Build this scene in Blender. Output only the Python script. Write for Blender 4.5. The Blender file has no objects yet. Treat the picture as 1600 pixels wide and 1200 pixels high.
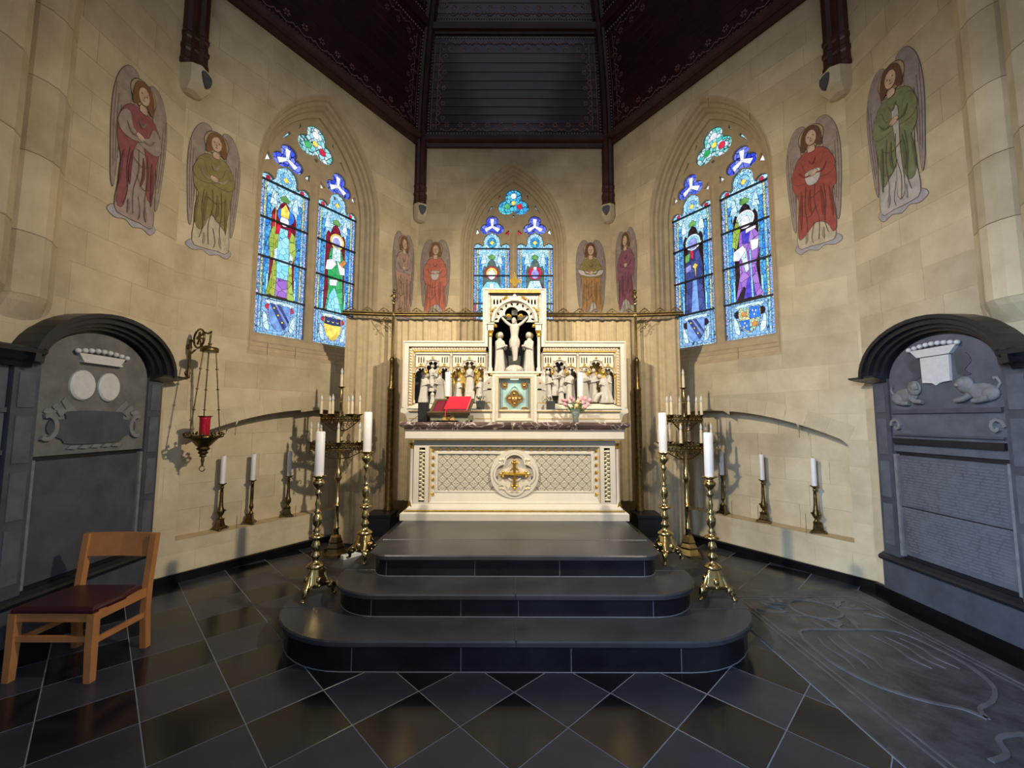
import bpy, bmesh, math, random
from mathutils import Vector, Matrix, geometry
random.seed(7)
PI = math.pi
C = bpy.context.scene.collection
SC = bpy.context.scene
# ------------------------------------------------------------------ camera, world, lights, exposure
cam_d = bpy.data.cameras.new('camera'); cam = bpy.data.objects.new('camera', cam_d); C.objects.link(cam)
cam_d.sensor_width = 36.0; cam_d.lens = 656.93 / 1600 * 36.0; cam_d.clip_start = 0.05
cam.matrix_world = Matrix.Translation((-0.03, 0, 1.603)) @ Matrix.Rotation(PI / 2 + 0.08484, 4, 'X') @ Matrix.Rotation(0.0025, 4, 'Z')
SC.camera = cam
w = bpy.data.worlds.new('world'); SC.world = w; w.use_nodes = True
bg = w.node_tree.nodes['Background']; bg.inputs[0].default_value = (0.66, 0.78, 1.0, 1); bg.inputs[1].default_value = 0.46
def spot(name, loc, target, watt, col, ang, blend, size):
    d = bpy.data.lights.new(name, 'SPOT'); d.energy = watt; d.color = col; d.spot_size = math.radians(ang); d.spot_blend = blend; d.shadow_soft_size = size
    o = bpy.data.objects.new(name, d); C.objects.link(o); o.location = loc
    o.rotation_euler = (Vector(target) - Vector(loc)).to_track_quat('-Z', 'Y').to_euler(); return o
WARM = (1.0, 0.89, 0.72)
spot('spotlight_beam', (-2.4, 1.7, 4.5), (1.9, 5.9, 1.9), 1180, WARM, 91, 1.0, 0.07)
spot('spotlight_beam', (2.4, 1.7, 4.5), (-1.9, 5.9, 1.9), 1180, WARM, 91, 1.0, 0.07)
def assumed_window_light(name, loc, target, watt, col, sx, sy):
    d = bpy.data.lights.new(name, 'AREA'); d.energy = watt; d.color = col; d.shape = 'RECTANGLE'; d.size = sx; d.size_y = sy; d.spread = math.radians(55)
    o = bpy.data.objects.new(name, d); C.objects.link(o); o.location = loc; o.rotation_euler = (Vector(target) - Vector(loc)).to_track_quat('-Z', 'Y').to_euler()
assumed_window_light('assumed_window_daylight', (-3.4, -2.2, 2.9), (3.4, 2.2, 0.2), 135, (0.42, 0.62, 1.0), 1.4, 2.6)  # assumed unseen source, added for blue light on the right side; no window built
assumed_window_light('assumed_window_daylight', (3.4, -2.2, 2.9), (-2.3, 1.2, 0.0), 26, (0.40, 0.60, 1.0), 1.4, 2.6)  # weaker assumed source, added to tint the left floor blue; no window here either
vs = SC.view_settings; vs.view_transform = 'Standard'; vs.look = 'None'; vs.exposure = -0.14; vs.gamma = 1.0; vs.use_curve_mapping = False
# ------------------------------------------------------------------ materials
def S(r, g, b):
    f = lambda c: (c / 255 / 12.92) if c / 255 <= 0.04045 else ((c / 255 + 0.055) / 1.055) ** 2.4
    return (f(r), f(g), f(b))
def mat(name, col, rough=0.6, metal=0.0, var=0.0, scale=6.0, bump=0.0, bscale=60.0, rnd=0.0, spec=0.5, col2=None, emit=0.0, trans=0.0, detail=6.0, coat=0.0):
    m = bpy.data.materials.new(name); m.use_nodes = True; nt = m.node_tree; N = nt.nodes; L = nt.links
    b = N['Principled BSDF']; b.inputs['Roughness'].default_value = rough; b.inputs['Metallic'].default_value = metal
    b.inputs['Specular IOR Level'].default_value = spec
    if coat: b.inputs['Coat Weight'].default_value = coat; b.inputs['Coat Roughness'].default_value = 0.12
    if trans: b.inputs['Transmission Weight'].default_value = trans
    c4 = (*col, 1); b.inputs['Base Color'].default_value = c4
    tc = N.new('ShaderNodeTexCoord'); out = None
    if var or col2:
        n = N.new('ShaderNodeTexNoise'); n.inputs['Scale'].default_value = scale; n.inputs['Detail'].default_value = detail; n.inputs['Roughness'].default_value = 0.62
        L.new(tc.outputs['Object'], n.inputs['Vector'])
        r = N.new('ShaderNodeValToRGB'); r.color_ramp.elements[0].position = 0.34; r.color_ramp.elements[1].position = 0.66
        lo = tuple(x * (1 - var) for x in col); hi = col2 if col2 else tuple(min(1, x * (1 + var)) for x in col)
        r.color_ramp.elements[0].color = (*lo, 1); r.color_ramp.elements[1].color = (*hi, 1)
        L.new(n.outputs['Fac'], r.inputs[0]); out = r.outputs[0]
    if rnd:
        oi = N.new('ShaderNodeObjectInfo'); mr = N.new('ShaderNodeMapRange'); mr.inputs[3].default_value = 1 - rnd; mr.inputs[4].default_value = 1 + rnd * 0.7
        L.new(oi.outputs['Random'], mr.inputs[0])
        hs = N.new('ShaderNodeHueSaturation'); L.new(mr.outputs[0], hs.inputs['Value'])
        if out: L.new(out, hs.inputs['Color'])
        else: hs.inputs['Color'].default_value = c4
        out = hs.outputs[0]
    if out: L.new(out, b.inputs['Base Color'])
    if bump:
        n2 = N.new('ShaderNodeTexNoise'); n2.inputs['Scale'].default_value = bscale; n2.inputs['Detail'].default_value = 5
        L.new(tc.outputs['Object'], n2.inputs['Vector'])
        bp = N.new('ShaderNodeBump'); bp.inputs['Strength'].default_value = bump; bp.inputs['Distance'].default_value = 0.01
        L.new(n2.outputs['Fac'], bp.inputs['Height']); L.new(bp.outputs[0], b.inputs['Normal'])
    if emit:
        b.inputs['Emission Color'].default_value = c4; b.inputs['Emission Strength'].default_value = emit
    return m
GS = 1.26
def glass(name, col, leads=0.0, strength=1.0, col2=None, lead_w=0.035):
    """daylit stained glass: coloured emission stands in for the daylight behind, lead lines stay dark"""
    m = bpy.data.materials.new(name); m.use_nodes = True; nt = m.node_tree; N = nt.nodes; L = nt.links
    b = N['Principled BSDF']; b.inputs['Base Color'].default_value = (*[x * 0.25 for x in col], 1); b.inputs['Roughness'].default_value = 0.15
    tc = N.new('ShaderNodeTexCoord')
    n = N.new('ShaderNodeTexNoise'); n.inputs['Scale'].default_value = 16; n.inputs['Detail'].default_value = 3
    L.new(tc.outputs['Object'], n.inputs['Vector'])
    r = N.new('ShaderNodeValToRGB'); r.color_ramp.elements[0].position = 0.36; r.color_ramp.elements[1].position = 0.64
    hi = col2 if col2 else tuple(min(1, x * 1.25 + 0.03) for x in col)
    r.color_ramp.elements[0].color = (*[x * 0.72 for x in col], 1); r.color_ramp.elements[1].color = (*hi, 1)
    L.new(n.outputs['Fac'], r.inputs[0]); out = r.outputs[0]
    if leads:
        v = N.new('ShaderNodeTexVoronoi'); v.feature = 'DISTANCE_TO_EDGE'; v.inputs['Scale'].default_value = leads
        L.new(tc.outputs['Object'], v.inputs['Vector'])
        v2 = N.new('ShaderNodeTexVoronoi'); v2.inputs['Scale'].default_value = leads; L.new(tc.outputs['Object'], v2.inputs['Vector'])
        if col2:
            rr = N.new('ShaderNodeMix'); rr.data_type = 'RGBA'
            sep = N.new('ShaderNodeSeparateColor'); L.new(v2.outputs['Color'], sep.inputs[0])
            L.new(sep.outputs[0], rr.inputs[0]); rr.inputs[6].default_value = (*col, 1); rr.inputs[7].default_value = (*col2, 1); out = rr.outputs[2]
        st = N.new('ShaderNodeMath'); st.operation = 'GREATER_THAN'; st.inputs[1].default_value = lead_w * 1.0
        L.new(v.outputs['Distance'], st.inputs[0])
        mx = N.new('ShaderNodeMix'); mx.data_type = 'RGBA'; mx.inputs[6].default_value = (0.01, 0.012, 0.02, 1)
        L.new(st.outputs[0], mx.inputs[0]); L.new(out, mx.inputs[7]); out = mx.outputs[2]
    L.new(out, b.inputs['Emission Color']); b.inputs['Emission Strength'].default_value = strength * GS  # opaque panes glow by themselves in place of daylight coming through
    return m
M = {}
M['stone'] = mat('limestone blocks', S(196, 176, 139), 0.85, var=0.16, scale=2.4, bump=0.25, bscale=90, rnd=0.10, spec=0.25, col2=S(206, 188, 152))
M['mortar'] = mat('lime mortar', S(190, 168, 128), 0.9, var=0.08, scale=9, bump=0.2, spec=0.2)
M['stone_dress'] = mat('dressed window stone', S(180, 159, 124), 0.8, var=0.10, scale=7, bump=0.2, bscale=70, spec=0.25)
M['corbel'] = mat('corbel stone', S(190, 176, 146), 0.8, var=0.08, scale=9, bump=0.15)
M['slate'] = mat('painted grey shield', S(70, 72, 76), 0.6, var=0.2, scale=20)
M['tile_black'] = mat('polished black tile', S(22, 23, 26), 0.16, var=0.35, scale=2.2, rnd=0.18, spec=0.4)
M['tile_grey'] = mat('worn blue grey tile', S(48, 50, 57), 0.3, var=0.25, scale=3, rnd=0.15, spec=0.4, bump=0.05)
M['grout'] = mat('tile grout', S(130, 130, 133), 0.8, var=0.15, scale=20)
M['step'] = mat('dark bluestone', S(60, 61, 64), 0.30, var=0.3, scale=2.5, rnd=0.12, bump=0.05, bscale=60, spec=0.45)
M['riser'] = mat('polished bluestone riser', S(30, 31, 35), 0.26, var=0.4, scale=3, rnd=0.25, spec=0.4)
M['joint'] = mat('pale step joint', S(128, 129, 132), 0.8)
M['skirt'] = mat('black skirting', S(14, 14, 15), 0.22, var=0.3, scale=5)
M['wood_roof'] = mat('dark red roof timber', S(58, 24, 18), 0.34, var=0.35, scale=4, rnd=0.2, bump=0.04, bscale=30, coat=1.0)
M['wood_beam'] = mat('dark brown beam', S(62, 30, 21), 0.42, var=0.35, scale=6, bump=0.1, bscale=25)
M['roof_paint'] = mat('faded stencil paint', S(158, 116, 100), 0.7, var=0.25, scale=12)
M['bead'] = mat('pale beads', S(170, 150, 132), 0.6)
M['lead'] = mat('window lead', S(16, 18, 24), 0.6)
M['bar'] = mat('iron saddle bar', S(22, 22, 26), 0.5)
M['brass'] = mat('polished brass', S(192, 168, 112), 0.20, 1.0, var=0.18, scale=14)
M['brass_dark'] = mat('tarnished brass', S(112, 94, 58), 0.36, 1.0, var=0.4, scale=22, bump=0.1)
M['gold'] = mat('gilding', S(232, 186, 84), 0.26, 0.9, var=0.15, scale=30)
M['gold_matt'] = mat('matt gilding', S(205, 168, 92), 0.45, 0.55, var=0.2, scale=25)
M['altar'] = mat('cream painted stone', S(206, 198, 180), 0.5, var=0.04, scale=6)
M['altar_shade'] = mat('cream carving', S(196, 186, 164), 0.6, var=0.06, scale=14)
M['diaper'] = mat('grey green diaper ground', S(190, 184, 164), 0.6, var=0.05, scale=20)
M['relief'] = mat('carved white stone', S(188, 181, 168), 0.6, var=0.06, scale=30)
M['relief_dark'] = mat('niche ground', S(82, 80, 72), 0.7, var=0.25, scale=12)
M['relief_gold'] = mat('painted gold ground', S(196, 160, 74), 0.5, 0.3, var=0.3, scale=14)
M['wax'] = mat('white wax', S(222, 216, 208), 0.45, var=0.03, scale=10, spec=0.4)
M['wax_cream'] = mat('cream candle tube', S(222, 206, 170), 0.5, var=0.06, scale=12)
M['curtain'] = mat('cream damask curtain', S(186, 166, 130), 0.85, var=0.10, scale=11, bump=0.15, bscale=90, spec=0.2)
M['gold_cream'] = mat('cream and gold carving', S(218, 204, 168), 0.5, 0.0, var=0.25, scale=60)
M['lattice'] = mat('olive grey lattice', S(172, 165, 138), 0.6)
M['lamp_strip'] = mat('small lamp strip', S(235, 255, 235), 0.4, emit=1.2)
M['black'] = mat('black plastic', S(14, 14, 15), 0.5)
M['black_box'] = mat('black plinth stone', S(30, 31, 35), 0.45, var=0.2, scale=6)
M['oak'] = mat('honey oak', S(172, 112, 62), 0.45, var=0.14, scale=7, bump=0.04)
M['leather'] = mat('dark red leather', S(58, 20, 24), 0.34, var=0.2, scale=12, bump=0.08, bscale=120)
M['red_glass'] = mat('ruby lamp glass', S(168, 14, 34), 0.08, var=0.2, scale=12, spec=0.8, emit=0.05)
M['monument'] = mat('black marble monument', S(70, 71, 75), 0.5, var=0.22, scale=5, bump=0.12, bscale=70, spec=0.4)
M['monument_dark'] = mat('dark marble moulding', S(30, 30, 33), 0.35, var=0.3, scale=6, bump=0.06, spec=0.5)
M['monument_panel'] = mat('worn dark panel', S(84, 85, 88), 0.62, var=0.2, scale=7, bump=0.3, bscale=50, spec=0.3)
M['monument_relief'] = mat('carved grey relief', S(112, 110, 106), 0.65, var=0.2, scale=16, bump=0.2)
M['monument_light'] = mat('pale alabaster', S(196, 192, 184), 0.6, var=0.07, scale=22, bump=0.15)
M['ink'] = mat('incised letters', S(96, 96, 97), 0.7)
M['slab'] = mat('worn tombstone', S(68, 67, 65), 0.42, var=0.42, scale=5, bump=0.45, bscale=22, spec=0.4)
M['slab_relief'] = mat('worn tombstone carving', S(92, 91, 90), 0.5, var=0.25, scale=9, bump=0.2, bscale=40)
M['outline'] = mat('brown outline paint', S(92, 72, 58), 0.8)
M['white_plastic'] = mat('white plastic', S(220, 220, 215), 0.4)
M['bulb'] = mat('clear bulb glass', S(240, 236, 224), 0.06, spec=0.9, trans=0.25)
M['glassware'] = mat('clear vase glass', S(225, 235, 230), 0.05, spec=0.7, trans=0.85)
M['stem'] = mat('tulip stems', S(92, 122, 62), 0.5, var=0.2, scale=20)
M['pink'] = mat('pink tulip petals', S(222, 160, 168), 0.55, var=0.15, scale=30)
M['cream_flower'] = mat('cream tulip petals', S(238, 214, 150), 0.55, var=0.1, scale=30)
M['book_red'] = mat('red book cover', S(214, 32, 52), 0.5, var=0.05, scale=20)
M['book_dark'] = mat('dark red lining', S(110, 14, 36), 0.6, var=0.1)
M['stand_wood'] = mat('carved dark wood', S(84, 70, 46), 0.5, var=0.25, scale=14)
M['stand_green'] = mat('grey green carving', S(120, 120, 96), 0.6, var=0.2, scale=20)
M['door_metal'] = mat('silvered enamel door', S(190, 222, 208), 0.28, 0.45, var=0.15, scale=10)
M['copper'] = mat('gilt copper', S(190, 146, 84), 0.3, 0.85, var=0.25, scale=40)
# marble with veins
def marble(name):
    m = mat(name, S(92, 70, 66), 0.16, var=0.35, scale=7, spec=0.6)
    nt = m.node_tree; N = nt.nodes; L = nt.links; b = N['Principled BSDF']
    src = b.inputs['Base Color'].links[0].from_socket
    tc = N.new('ShaderNodeTexCoord'); n = N.new('ShaderNodeTexNoise'); n.inputs['Scale'].default_value = 5; n.inputs['Detail'].default_value = 6; n.inputs['Distortion'].default_value = 1.4
    L.new(tc.outputs['Object'], n.inputs['Vector'])
    a = N.new('ShaderNodeMath'); a.operation = 'SUBTRACT'; a.inputs[1].default_value = 0.5; L.new(n.outputs['Fac'], a.inputs[0])
    ab = N.new('ShaderNodeMath'); ab.operation = 'ABSOLUTE'; L.new(a.outputs[0], ab.inputs[0])
    mr = N.new('ShaderNodeMapRange'); mr.inputs[1].default_value = 0.004; mr.inputs[2].default_value = 0.022; mr.inputs[3].default_value = 0.8; mr.inputs[4].default_value = 0.0
    L.new(ab.outputs[0], mr.inputs[0])
    mx = N.new('ShaderNodeMix'); mx.data_type = 'RGBA'; L.new(mr.outputs[0], mx.inputs[0]); L.new(src, mx.inputs[6]); mx.inputs[7].default_value = (*S(215, 200, 190), 1)
    L.new(mx.outputs[2], b.inputs['Base Color']); return m
M['marble'] = marble('veined brown marble')
# ------------------------------------------------------------------ mesh builder
class MB:
    def __init__(s): s.v = []; s.f = []; s.mi = []; s.sm = []; s.M = Matrix()
    def add(s, verts, faces, mi=0, smooth=False):
        o = len(s.v); I = s.M
        s.v += [I @ Vector(p) for p in verts]
        for f in faces: s.f.append([o + i for i in f]); s.mi.append(mi); s.sm.append(smooth)
        return s
    def box(s, x0, x1, y0, y1, z0, z1, mi=0):
        v = [(x0, y0, z0), (x1, y0, z0), (x1, y1, z0), (x0, y1, z0), (x0, y0, z1), (x1, y0, z1), (x1, y1, z1), (x0, y1, z1)]
        return s.add(v, [(0, 3, 2, 1), (4, 5, 6, 7), (0, 1, 5, 4), (1, 2, 6, 5), (2, 3, 7, 6), (3, 0, 4, 7)], mi)
    def bbox(s, x0, x1, y0, y1, z0, z1, b=0.005, mi=0):
        """box with chamfered edges on the +z side"""
        return s.loft([[(x0, y0, z0), (x1, y0, z0), (x1, y1, z0), (x0, y1, z0)], [(x0, y0, z1 - b), (x1, y0, z1 - b), (x1, y1, z1 - b), (x0, y1, z1 - b)],
                       [(x0 + b, y0 + b, z1), (x1 - b, y0 + b, z1), (x1 - b, y1 - b, z1), (x0 + b, y1 - b, z1)]], mi=mi)
    def prism(s, poly, z0, z1, holes=(), mi=0, mi_side=None, back=True):
        poly = ccw(poly); ms = mi if mi_side is None else mi_side
        loops = [poly] + [list(h) for h in holes]
        n = len(poly)
        if not holes:
            v = [(x, y, z1) for x, y in poly] + [(x, y, z0) for x, y in poly]
            fs = tess(poly)
            s.add(v, fs + ([tuple(n + i for i in reversed(t)) for t in fs] if back else []), mi)
            s.add(v, [(i, n + i, n + (i + 1) % n, (i + 1) % n) for i in range(n)], ms)
        else:
            flat = [p for l in loops for p in l]; k = len(flat)
            tris = geometry.tessellate_polygon([[Vector((x, y, 0)) for x, y in l] for l in loops])
            v = [(x, y, z1) for x, y in flat] + [(x, y, z0) for x, y in flat]
            fs = []
            for t in tris:
                a, b_, c = (Vector(flat[i]) for i in t)
                cr_ = (b_ - a).cross(c - a)
                if abs(cr_) < 1e-12: continue
                fs.append(tuple(t) if cr_ > 0 else tuple(reversed(t)))
            s.add(v, fs + ([tuple(k + i for i in reversed(t)) for t in fs] if back else []), mi)
            o = 0; fs = []
            for l in loops:
                m = len(l); fs += [(o + i, k + o + i, k + o + (i + 1) % m, o + (i + 1) % m) for i in range(m)]; o += m
            s.add(v, fs, ms)
        return s
    def loft(s, rings, cap=True, mi=0, smooth=False, closed=True):
        n = len(rings[0]); v = [p for r in rings for p in r]; fs = []
        for k in range(len(rings) - 1):
            for i in range(n if closed else n - 1):
                a, b_ = k * n + i, k * n + (i + 1) % n
                fs.append((a, b_, b_ + n, a + n))
        s.add(v, fs, mi, smooth)
        if cap and closed:
            s.add(rings[0], [tuple(reversed(range(n)))], mi, False); s.add(rings[-1], [tuple(range(n))], mi, False)
        return s
    def lathe(s, prof, seg=16, c=(0, 0, 0), mi=0, axis='z', smooth=True):
        rings = []
        for r, z in prof:
            ring = []
            for i in range(seg):
                a = 2 * PI * i / seg; p = (r * math.cos(a), r * math.sin(a), z)
                if axis == 'y': p = (p[0], p[2], -p[1])
                ring.append((c[0] + p[0], c[1] + p[1], c[2] + p[2]))
            rings.append(ring)
        return s.loft(rings, True, mi, smooth)
    def tube(s, pts, r, seg=8, mi=0, cap=True, smooth=True):
        pts = [Vector(p) for p in pts]; rr = r if isinstance(r, (list, tuple)) else [r] * len(pts); rings = []
        up = Vector((0.13, 0.31, 0.94))
        for i, p in enumerate(pts):
            d = (pts[min(i + 1, len(pts) - 1)] - pts[max(i - 1, 0)])
            if d.length < 1e-9: d = Vector((0, 0, 1))
            d.normalize(); a = d.cross(up)
            if a.length < 1e-3: a = d.cross(Vector((1, 0, 0)))
            a.normalize(); b_ = d.cross(a)
            up = b_.cross(d) if False else up
            rings.append([tuple(p + (a * math.cos(2 * PI * k / seg) + b_ * math.sin(2 * PI * k / seg)) * rr[i]) for k in range(seg)])
        return s.loft(rings, cap, mi, smooth)
    def ball(s, c, r, seg=10, rows=6, mi=0):
        r3 = r if isinstance(r, (tuple, list)) else (r, r, r); rings = []
        for j in range(rows + 1):
            t = PI * j / rows; rad = max(math.sin(t), 0.02)
            rings.append([(c[0] + r3[0] * rad * math.cos(2 * PI * i / seg), c[1] + r3[1] * rad * math.sin(2 * PI * i / seg), c[2] - r3[2] * math.cos(t)) for i in range(seg)])
        return s.loft(rings, True, mi, True)
    def strip(s, pts, wid, z0, z1, mi=0):
        """flat ribbon along a 2D path, extruded z0..z1"""
        L_, R_ = [], []
        for i, p in enumerate(pts):
            a = Vector(pts[max(i - 1, 0)]); b_ = Vector(pts[min(i + 1, len(pts) - 1)]); d = (b_ - a)
            d = d.normalized() if d.length > 1e-9 else Vector((1, 0)); nn = Vector((-d.y, d.x))
            ww = wid[i] if isinstance(wid, (list, tuple)) else wid
            L_.append(tuple(Vector(p) + nn * ww / 2)); R_.append(tuple(Vector(p) - nn * ww / 2))
        rings = [[(*l, z0), (*r, z0), (*r, z1), (*l, z1)] for l, r in zip(L_, R_)]
        return s.loft(rings, True, mi)
    def mesh(s, name, X=None):
        me = bpy.data.meshes.new(name)
        vs_ = [tuple(X @ p) for p in s.v] if X else [tuple(p) for p in s.v]
        me.from_pydata(vs_, [], s.f); me.polygons.foreach_set('material_index', s.mi); me.polygons.foreach_set('use_smooth', s.sm); me.update()
        return me
def ccw(p):
    a = sum(p[i][0] * p[(i + 1) % len(p)][1] - p[(i + 1) % len(p)][0] * p[i][1] for i in range(len(p)))
    return list(p) if a > 0 else list(reversed(p))
def tess(poly):
    n = len(poly); conv = True
    for i in range(n):
        a, b_, c = poly[i - 1], poly[i], poly[(i + 1) % n]
        if (b_[0] - a[0]) * (c[1] - b_[1]) - (b_[1] - a[1]) * (c[0] - b_[0]) < -1e-9: conv = False; break
    if conv: return [tuple(range(n))]
    fs = []
    for t in geometry.tessellate_polygon([[Vector((x, y, 0)) for x, y in poly]]):
        a, b_, c = (Vector(poly[i]) for i in t); k = (b_ - a).cross(c - a)
        if abs(k) < 1e-13: continue
        fs.append(tuple(t) if k > 0 else tuple(reversed(t)))
    return fs
def crv(pts, n=4):
    """closed Catmull-Rom"""
    out = []; m = len(pts)
    for i in range(m):
        p0, p1, p2, p3 = (Vector(pts[(i + k) % m]) for k in (-1, 0, 1, 2))
        for j in range(n):
            t = j / n
            out.append(tuple(0.5 * ((2 * p1) + (p2 - p0) * t + (2 * p0 - 5 * p1 + 4 * p2 - p3) * t * t + (3 * p1 - p0 - 3 * p2 + p3) * t ** 3)))
    return out
def crvo(pts, n=5):
    out = []; m = len(pts)
    for i in range(m - 1):
        p0, p1, p2, p3 = (Vector(pts[min(max(i + k, 0), m - 1)]) for k in (-1, 0, 1, 2))
        for j in range(n):
            t = j / n
            out.append(tuple(0.5 * ((2 * p1) + (p2 - p0) * t + (2 * p0 - 5 * p1 + 4 * p2 - p3) * t * t + (3 * p1 - p0 - 3 * p2 + p3) * t ** 3)))
    return out + [tuple(pts[-1])]
def inset(poly, d):
    poly = ccw(poly); n = len(poly); out = []
    for i in range(n):
        a, b_, c = Vector(poly[i - 1]), Vector(poly[i]), Vector(poly[(i + 1) % n])
        e1 = (b_ - a); e2 = (c - b_)
        e1 = e1.normalized() if e1.length > 1e-9 else Vector((1, 0)); e2 = e2.normalized() if e2.length > 1e-9 else e1
        n1 = Vector((-e1.y, e1.x)); n2 = Vector((-e2.y, e2.x)); m = n1 + n2
        m = m.normalized() if m.length > 1e-6 else n1
        out.append(tuple(b_ + m * d / max(0.45, m.dot(n1))))
    return out
def circ(cx, cy, r, n=20, ry=None, a0=0.0):
    return [(cx + r * math.cos(a0 + 2 * PI * i / n), cy + (ry or r) * math.sin(a0 + 2 * PI * i / n)) for i in range(n)]
def foil(cx, cy, d, r, k, rot=PI / 2, n=40, sx=1.0):
    """k-lobed foil as the union of k circles seen from the centre"""
    out = []
    for i in range(n):
        t = 2 * PI * i / n; best = 0
        for j in range(k):
            ph = t - (rot + 2 * PI * j / k); q = r * r - (d * math.sin(ph)) ** 2
            if q >= 0: best = max(best, d * math.cos(ph) + math.sqrt(q))
        out.append((cx + sx * best * math.cos(t), cy + best * math.sin(t)))
    return out
def rect(x0, x1, y0, y1): return [(x0, y0), (x1, y0), (x1, y1), (x0, y1)]
def arch(c, a, s, p, b, n=10):
    """pointed arch outline, counter-clockwise from bottom left"""
    r = p - s; R = (a * a + r * r) / (2 * a); k = math.asin(min(1, r / R)) if R > a else PI / 2
    right = []
    for i in range(n + 1):
        t = k * i / n; right.append((c + (a - R) + R * math.cos(t), s + R * math.sin(t)))
    right[-1] = (c, p)
    left = [(2 * c - x, y) for x, y in reversed(right[:-1])]
    return [(c - a, b), (c + a, b)] + right + left
# ------------------------------------------------------------------ things
def setmats(me, m):
    for x in (m if isinstance(m, (list, tuple)) else [m]): me.materials.append(M[x] if isinstance(x, str) else x)
class Thing:
    """an Empty at a thing's base; parts are designed in frame F (world) or locally when F is None"""
    def __init__(s, name, label, cat, loc, F=None, group=None, kind=None):
        o = bpy.data.objects.new(name, None); C.objects.link(o); o.location = loc; o.empty_display_size = 0.1
        s.o = o; s.X = (Matrix.Translation(loc).inverted() @ F) if F is not None else None
        if label: o['label'] = label
        if cat: o['category'] = cat
        if group: o['group'] = group
        if kind: o['kind'] = kind
    def part(s, name, mb, m, parent=None, label=None, kind=None):
        me = mb.mesh(name, s.X); setmats(me, m)
        o = bpy.data.objects.new(name, me); C.objects.link(o); o.parent = parent or s.o
        if label: o['label'] = label
        if kind: o['kind'] = kind
        return o
    def inst(s, name, me, T, parent=None):
        o = bpy.data.objects.new(name, me); C.objects.link(o); o.parent = parent or s.o
        o.matrix_basis = (s.X @ T) if s.X else T
        return o
def solo(name, mb, m, label=None, cat=None, loc=(0, 0, 0), F=None, group=None, kind=None):
    X = (Matrix.Translation(loc).inverted() @ F) if F is not None else None
    me = mb.mesh(name, X); setmats(me, m); o = bpy.data.objects.new(name, me); C.objects.link(o); o.location = loc
    for k, v in (('label', label), ('category', cat), ('group', group), ('kind', kind)):
        if v: o[k] = v
    return o
def dup(root, loc, rz=0.0, label=None, group=None, scale=1.0):
    r = root.copy(); C.objects.link(r); r.location = loc; r.rotation_euler = (0, 0, rz); r.scale = (scale,) * 3
    if label: r['label'] = label
    if group: r['group'] = group
    for ch in list(root.children):
        c = ch.copy(); C.objects.link(c); c.parent = r
        for g in ch.children:
            d = g.copy(); C.objects.link(d); d.parent = c
    return r
def rep(me, m): setmats(me, m); return me
# ------------------------------------------------------------------ frames of the walls (x along, y up, z into the room)
def frame(o, xd):
    x = Vector((xd[0], xd[1], 0)).normalized(); y = Vector((0, 0, 1)); z = x.cross(y)
    return Matrix(((x.x, y.x, z.x, o[0]), (x.y, y.y, z.y, o[1]), (x.z, y.z, z.z, o[2]), (0, 0, 0, 1)))
W1 = Vector((1.65, 7.0)); W0 = Vector((3.44, 4.13)); LEN = (W1 - W0).length; WD = (W1 - W0) / LEN
FW = frame((0, 0, 0), (1, 0)) ; FW = Matrix(((1, 0, 0, 0), (0, 0, -1, 0), (0, 1, 0, 0), (0, 0, 0, 1)))
FC = frame((0, 7.0, 0), (1, 0))
FDL = frame((-W0.x, W0.y, 0), (-WD.x, WD.y))
FDR = frame((W1.x, W1.y, 0), (-WD.x, -WD.y))
FSL = frame((-3.44, 0, 0), (0, 1))
FSR = frame((3.44, 0, 0), (0, -1))
TOP = 6.62
# ================================================================== SETTING
# ---- floor with diagonal tiles
D = 0.566
fl = MB(); fl.box(-6, 6, -6, 7.4, -0.25, -0.0012)
floor = solo('floor', fl, 'grout', kind='structure')
tm = MB(); h_ = 0.2 - 0.0022
tm.loft([[(-h_, -h_, -0.02), (h_, -h_, -0.02), (h_, h_, -0.02), (-h_, h_, -0.02)], [(-h_, -h_, -0.0015), (h_, -h_, -0.0015), (h_, h_, -0.0015), (-h_, h_, -0.0015)],
         [(-h_ + 0.0015, -h_ + 0.0015, 0), (h_ - 0.0015, -h_ + 0.0015, 0), (h_ - 0.0015, h_ - 0.0015, 0), (-h_ + 0.0015, h_ - 0.0015, 0)]])
t_black = rep(tm.mesh('floor_tile'), 'tile_black'); t_grey = rep(tm.mesh('floor_tile'), 'tile_grey')
for iv in range(-3, 15):
    for iu in range(-14, 15):
        if (iu + iv) % 2: continue
        u, v = iu / 2, iv / 2
        dx, dy = u * D - 0.0144, 2.3455 + v * D
        x, y = dx + 0.0123 * dy - 0.03, dy - 0.0123 * dx
        lim = 3.44 if y < 4.13 else 3.44 - (y - 4.13) * 0.6237
        if abs(x) > lim + 0.32 or y > 6.2: continue
        if abs(x) < 1.4 and y > 3.5: continue
        if x > 2.2 and 2.6 < y < 3.7 and x < 2.8: continue
        o = bpy.data.objects.new('floor_tile', t_grey if iv % 2 else t_black); C.objects.link(o); o.parent = floor
        o.location = (x, y, 0); o.rotation_euler = (0, 0, PI / 4 - 0.0123)
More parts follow.
